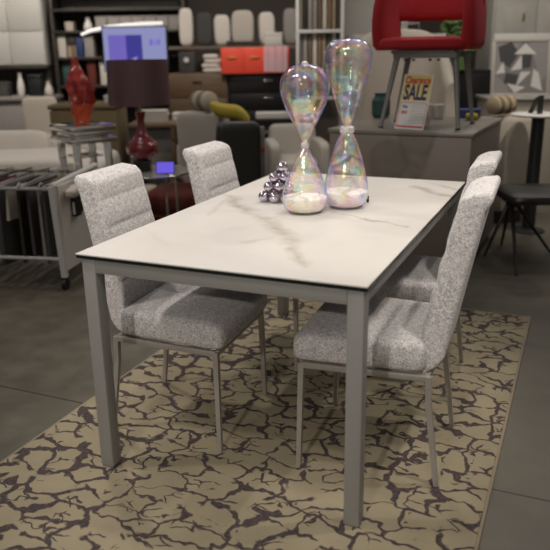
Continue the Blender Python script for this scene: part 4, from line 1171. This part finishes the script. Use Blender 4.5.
obj('body', lambda bm: box2(bm, -0.72, 0.58, -0.16, 0.26, 0.28, 0.80, .004), 'grey_card', cn)
for x in (-0.70, 0.56):
    obj('leg', lambda bm: box2(bm, x - .03, x + .03, -0.16, 0.26, 0, 0.28, .003), 'dark_wood', cn)
goods('vase', 'tall slim white vase on the grey console, left', 'vase', -3.05, 9.0, 0.841, .09, .27, 'ceramic', kind='vase')
goods('vase', 'small pale green vase on the grey console, right', 'vase', -2.70, 8.95, 0.841, .10, .17, 'grey_fabric', kind='vase')
goods('black_case', 'square black case between the two vases on the grey console', 'case', -2.86, 9.0, 0.841, .15, .25, 'black', kind='box')
goods('black_case', 'wide low dark case at the left end of the grey console', 'case', -3.32, 9.0, 0.841, .26, .17, 'charcoal', kind='box')
dc = thing('side_chair', 'beige upholstered side chair in front of the grey console', 'chair', aisle(-2.50, 7.9), TH + 0.3)
obj('backrest', lambda bm: se(bm, (0, 0.20, 0.66), (0.18, 0.04, 0.22), 0.3, 0.2, warp=lambda p: Vector((p.x * (1 + .3 * p.z), p.y + .2 * p.z, p.z))), 'beige_fabric', dc)
obj('seat', lambda bm: se(bm, (0, 0, 0.44), (0.21, 0.22, 0.05), 0.4, 0.2), 'beige_fabric', dc)
for sx in (-1, 1):
    for sy in (-1, 1):
        obj('leg', lambda bm: tube(bm, [(sx * .18, sy * .18, 0), (sx * .16, sy * .16, 0.41)], [.012, .016], 8), 'dark_wood', dc)
ob = thing('storage_bench', 'olive brown upholstered bench behind the red sculpture', 'bench', aisle(-1.74, 6.72), TH)
obj('body', lambda bm: box2(bm, -0.31, 0.31, 0, 0.5, 0.10, 0.84, .02, 3), 'olive_fabric', ob)
obj('lid', lambda bm: box2(bm, -0.32, 0.32, -0.01, 0.51, 0.845, 0.885, .012, 3), 'olive_fabric', ob)
for x in (-.26, .26):
    obj('foot', lambda bm: box2(bm, x - .03, x + .03, 0.05, 0.45, 0, 0.10, .004), 'dark_wood', ob)
single('white_box', 'white folded box at the right end of the olive bench, left of the lamp', 'box', lambda bm: (box2(bm, -.07, .07, -.08, .08, 0, .06, .005), box2(bm, -.074, .074, -.084, .084, .05, .07, .004)), 'ceramic', aisle(-1.50, 6.95, 0.886), TH)

# ------------------------------------------------------------------ rug sample rack
rr = thing('rug_sample_rack', 'tall pale metal rack of hanging rug samples behind the hourglasses', 'rack', aisle(0.50, 7.55), TH)
for x in (-0.24, 0.205):
    obj('upright', lambda bm: box2(bm, x - .016, x + .016, -0.02, 0.02, 0, 2.3, .004), 'white_metal', rr)
    obj('foot', lambda bm: box2(bm, x - .02, x + .02, -0.25, 0.45, 0, 0.03, .004), 'white_metal', rr)
for z in (1.51, 0.86, 2.26):
    obj('cross_bar', lambda bm: box2(bm, -0.24, 0.205, -0.016, 0.016, z - .016, z + .016, .003), 'white_metal', rr)
cols = ['beige_fabric', 'grey_fabric', 'dark_wood', 'oak', 'grey_card', 'rope', 'grey_card', 'charcoal', 'walnut']
cn_ = ['pale beige', 'light grey', 'very dark brown', 'brown', 'mid grey', 'tan striped', 'second mid grey', 'charcoal', 'red-brown']
for lev, (z0, z1, wd_) in enumerate(((1.53, 2.22, 'upper'), (0.89, 1.49, 'lower'))):
    for k in range(9):
        ci = (k * 2 + lev * 4) % 9
        w = .040
        single('rug_sample', cn_[ci] + ' rug sample hanging on the ' + wd_ + ' tier of the pale rack', 'rug sample', lambda bm: (box2(bm, -.019, .019, 0, .30, 0, z1 - z0, .005), box2(bm, -.008, .008, .02, .28, z1 - z0, z1 - z0 + .012)), cols[ci], aisle(0.50 - 0.21 + k * 0.0485, 7.58, z0), TH, 'rug samples on the rack')
single('grey_partition', 'grey painted display board right of the rug sample rack', 'board', lambda bm: (box2(bm, -0.36, 0.36, 0, .05, 0.05, 2.3, .004), box2(bm, -0.34, -.28, -.1, .2, 0, .05), box2(bm, .28, .34, -.1, .2, 0, .05)), 'wardrobe', aisle(1.08, 8.0), TH)
single('slatted_panel', 'dark grey slatted panel standing left of the grey tub sofa', 'panel', lambda bm: ([box2(bm, -.15, .15, -.012, .012, .06 + .12 * k, .15 + .12 * k, .003) for k in range(12)], [box2(bm, x - .015, x + .015, -.02, .02, 0, 1.52, .003) for x in (-.15, .15)]), 'grey_card', aisle(0.90, 7.86), TH)
single('teal_jar', 'dark teal jar at the left end of the taupe cabinet top, behind the tall hourglass', 'jar', lambda bm: lathe(bm, [(0.05, 0), (0.065, .02), (0.065, .12), (0.045, .15), (0.048, .17), (0, .17)], 20, cap=False), 'teal', (-0.42, 2.62, PZ + .001), 0)

# ------------------------------------------------------------------ lights: ceiling spots of the showroom, plus added fills
def spot(name, loc, target, power, col=(1.0, 0.86, 0.70), size=70, blend=0.5, r=0.05):
    l = bpy.data.lights.new(name, 'SPOT'); l.energy = power; l.color = col; l.spot_size = math.radians(size); l.spot_blend = blend; l.shadow_soft_size = r
    o = bpy.data.objects.new(name, l); C.objects.link(o); o.location = loc
    o.rotation_euler = (Vector(target) - Vector(loc)).to_track_quat('-Z', 'Y').to_euler()
    return o


W_ = (1.0, 0.915, 0.815)
spot('ceiling_or_fill_spot', (1.9, 0.2, 3.5), (0.1, -0.1, 0.7), 105, W_, 42, 0.6)
spot('ceiling_or_fill_spot', (-1.9, 0.6, 3.5), (-0.2, 0.0, 0.7), 110, W_, 42, 0.6)
spot('ceiling_or_fill_spot', (0.3, 1.9, 3.5), (0.0, -0.1, 0.6), 105, W_, 45, 0.6)
spot('ceiling_or_fill_spot', (0.9, -2.4, 3.6), (0.1, -0.2, 0.4), 90, W_, 40, 0.8)
for (lx, ly) in ((-2.6, -1.8), (-0.6, -3.2), (-2.9, 2.2), (1.2, 3.4), (-1.0, 3.6), (0.2, -4.2)):
    spot('ceiling_or_fill_spot', (lx, ly, 3.6), (lx * .45, ly * .45, 0.6), 22, W_, 80, 0.7, 0.07)
spot('ceiling_or_fill_spot', (1.55, -0.75, 3.3), (0.42, -0.22, 0.6), 110, W_, 24, 0.5)
spot('ceiling_or_fill_spot', (-1.9, -1.5, 3.5), (-0.6, -0.4, 0.3), 90, W_, 40, 0.7)
spot('ceiling_or_fill_spot', (0.4, -5.2, 2.7), (0.0, -0.3, 0.55), 270, W_, 28, 0.6)  # unseen low fill added behind the camera for upright faces
# rest of the shop
spot('ceiling_or_fill_spot', aisle(-1.6, 4.2, 3.6), aisle(-1.8, 5.2, 0.5), 80, W_, 70, 0.8)
spot('ceiling_or_fill_spot', aisle(1.3, 4.0, 3.7), aisle(1.5, 6.0, 0.9), 70, W_, 70, 0.8)
spot('ceiling_or_fill_spot', aisle(-0.5, 6.2, 3.7), aisle(-0.6, 8.6, 1.1), 250, W_, 75, 0.8)
spot('ceiling_or_fill_spot', aisle(-2.9, 7.0, 3.7), aisle(-3.1, 9.5, 1.3), 370, W_, 75, 0.8)
spot('ceiling_or_fill_spot', aisle(2.2, 5.6, 3.7), aisle(2.4, 7.4, 1.2), 90, W_, 75, 0.8)

for k, (lx, ly) in enumerate(((-1.6, -1.4), (0.0, -3.0), (-2.6, 1.4), (-0.6, 3.2), (1.4, 3.6), (-2.8, 4.8), (0.2, 6.4))):
    l = bpy.data.lights.new('fill_strip', 'AREA'); l.shape = 'RECTANGLE'; l.size = 1.5; l.size_y = 0.16; l.energy = 14; l.color = (1.0, 0.95, 0.88)  # unseen strips added for soft fill and highlights in the glass
    o = bpy.data.objects.new('fill_strip', l); C.objects.link(o); o.location = (lx, ly, 3.7)

spot('ceiling_or_fill_spot', aisle(2.3, 4.3, 3.6), aisle(1.90, 5.7, 0.6), 190, W_, 30, 0.7)  # unseen spot added to brighten the barrel chair
w = bpy.data.worlds.new('shop_light'); S.world = w; w.use_nodes = True
bg = w.node_tree.nodes['Background']; bg.inputs['Color'].default_value = (1.0, 0.93, 0.85, 1); bg.inputs['Strength'].default_value = 0.15

# ------------------------------------------------------------------ camera
cam = bpy.data.cameras.new('camera'); co = bpy.data.objects.new('camera', cam); C.objects.link(co)
cam.sensor_fit = 'HORIZONTAL'; cam.sensor_width = 36.0; cam.lens = 716.9 * 36 / 550
cy, sy, cp, sp_ = math.cos(YAW), math.sin(YAW), math.cos(PITCH), math.sin(PITCH)
fw = Vector((sy * cp, cy * cp, -sp_)); r0 = Vector((cy, -sy, 0)); u0 = r0.cross(fw)
r1 = r0 * math.cos(ROLL) + u0 * math.sin(ROLL); u1 = -r0 * math.sin(ROLL) + u0 * math.cos(ROLL)
mtx = Matrix((r1, u1, -fw)).transposed().to_4x4(); mtx.translation = CAM
co.matrix_world = mtx
cam.dof.use_dof = True; cam.dof.focus_distance = 2.60; cam.dof.aperture_fstop = 2.5
cam.clip_end = 60
S.camera = co
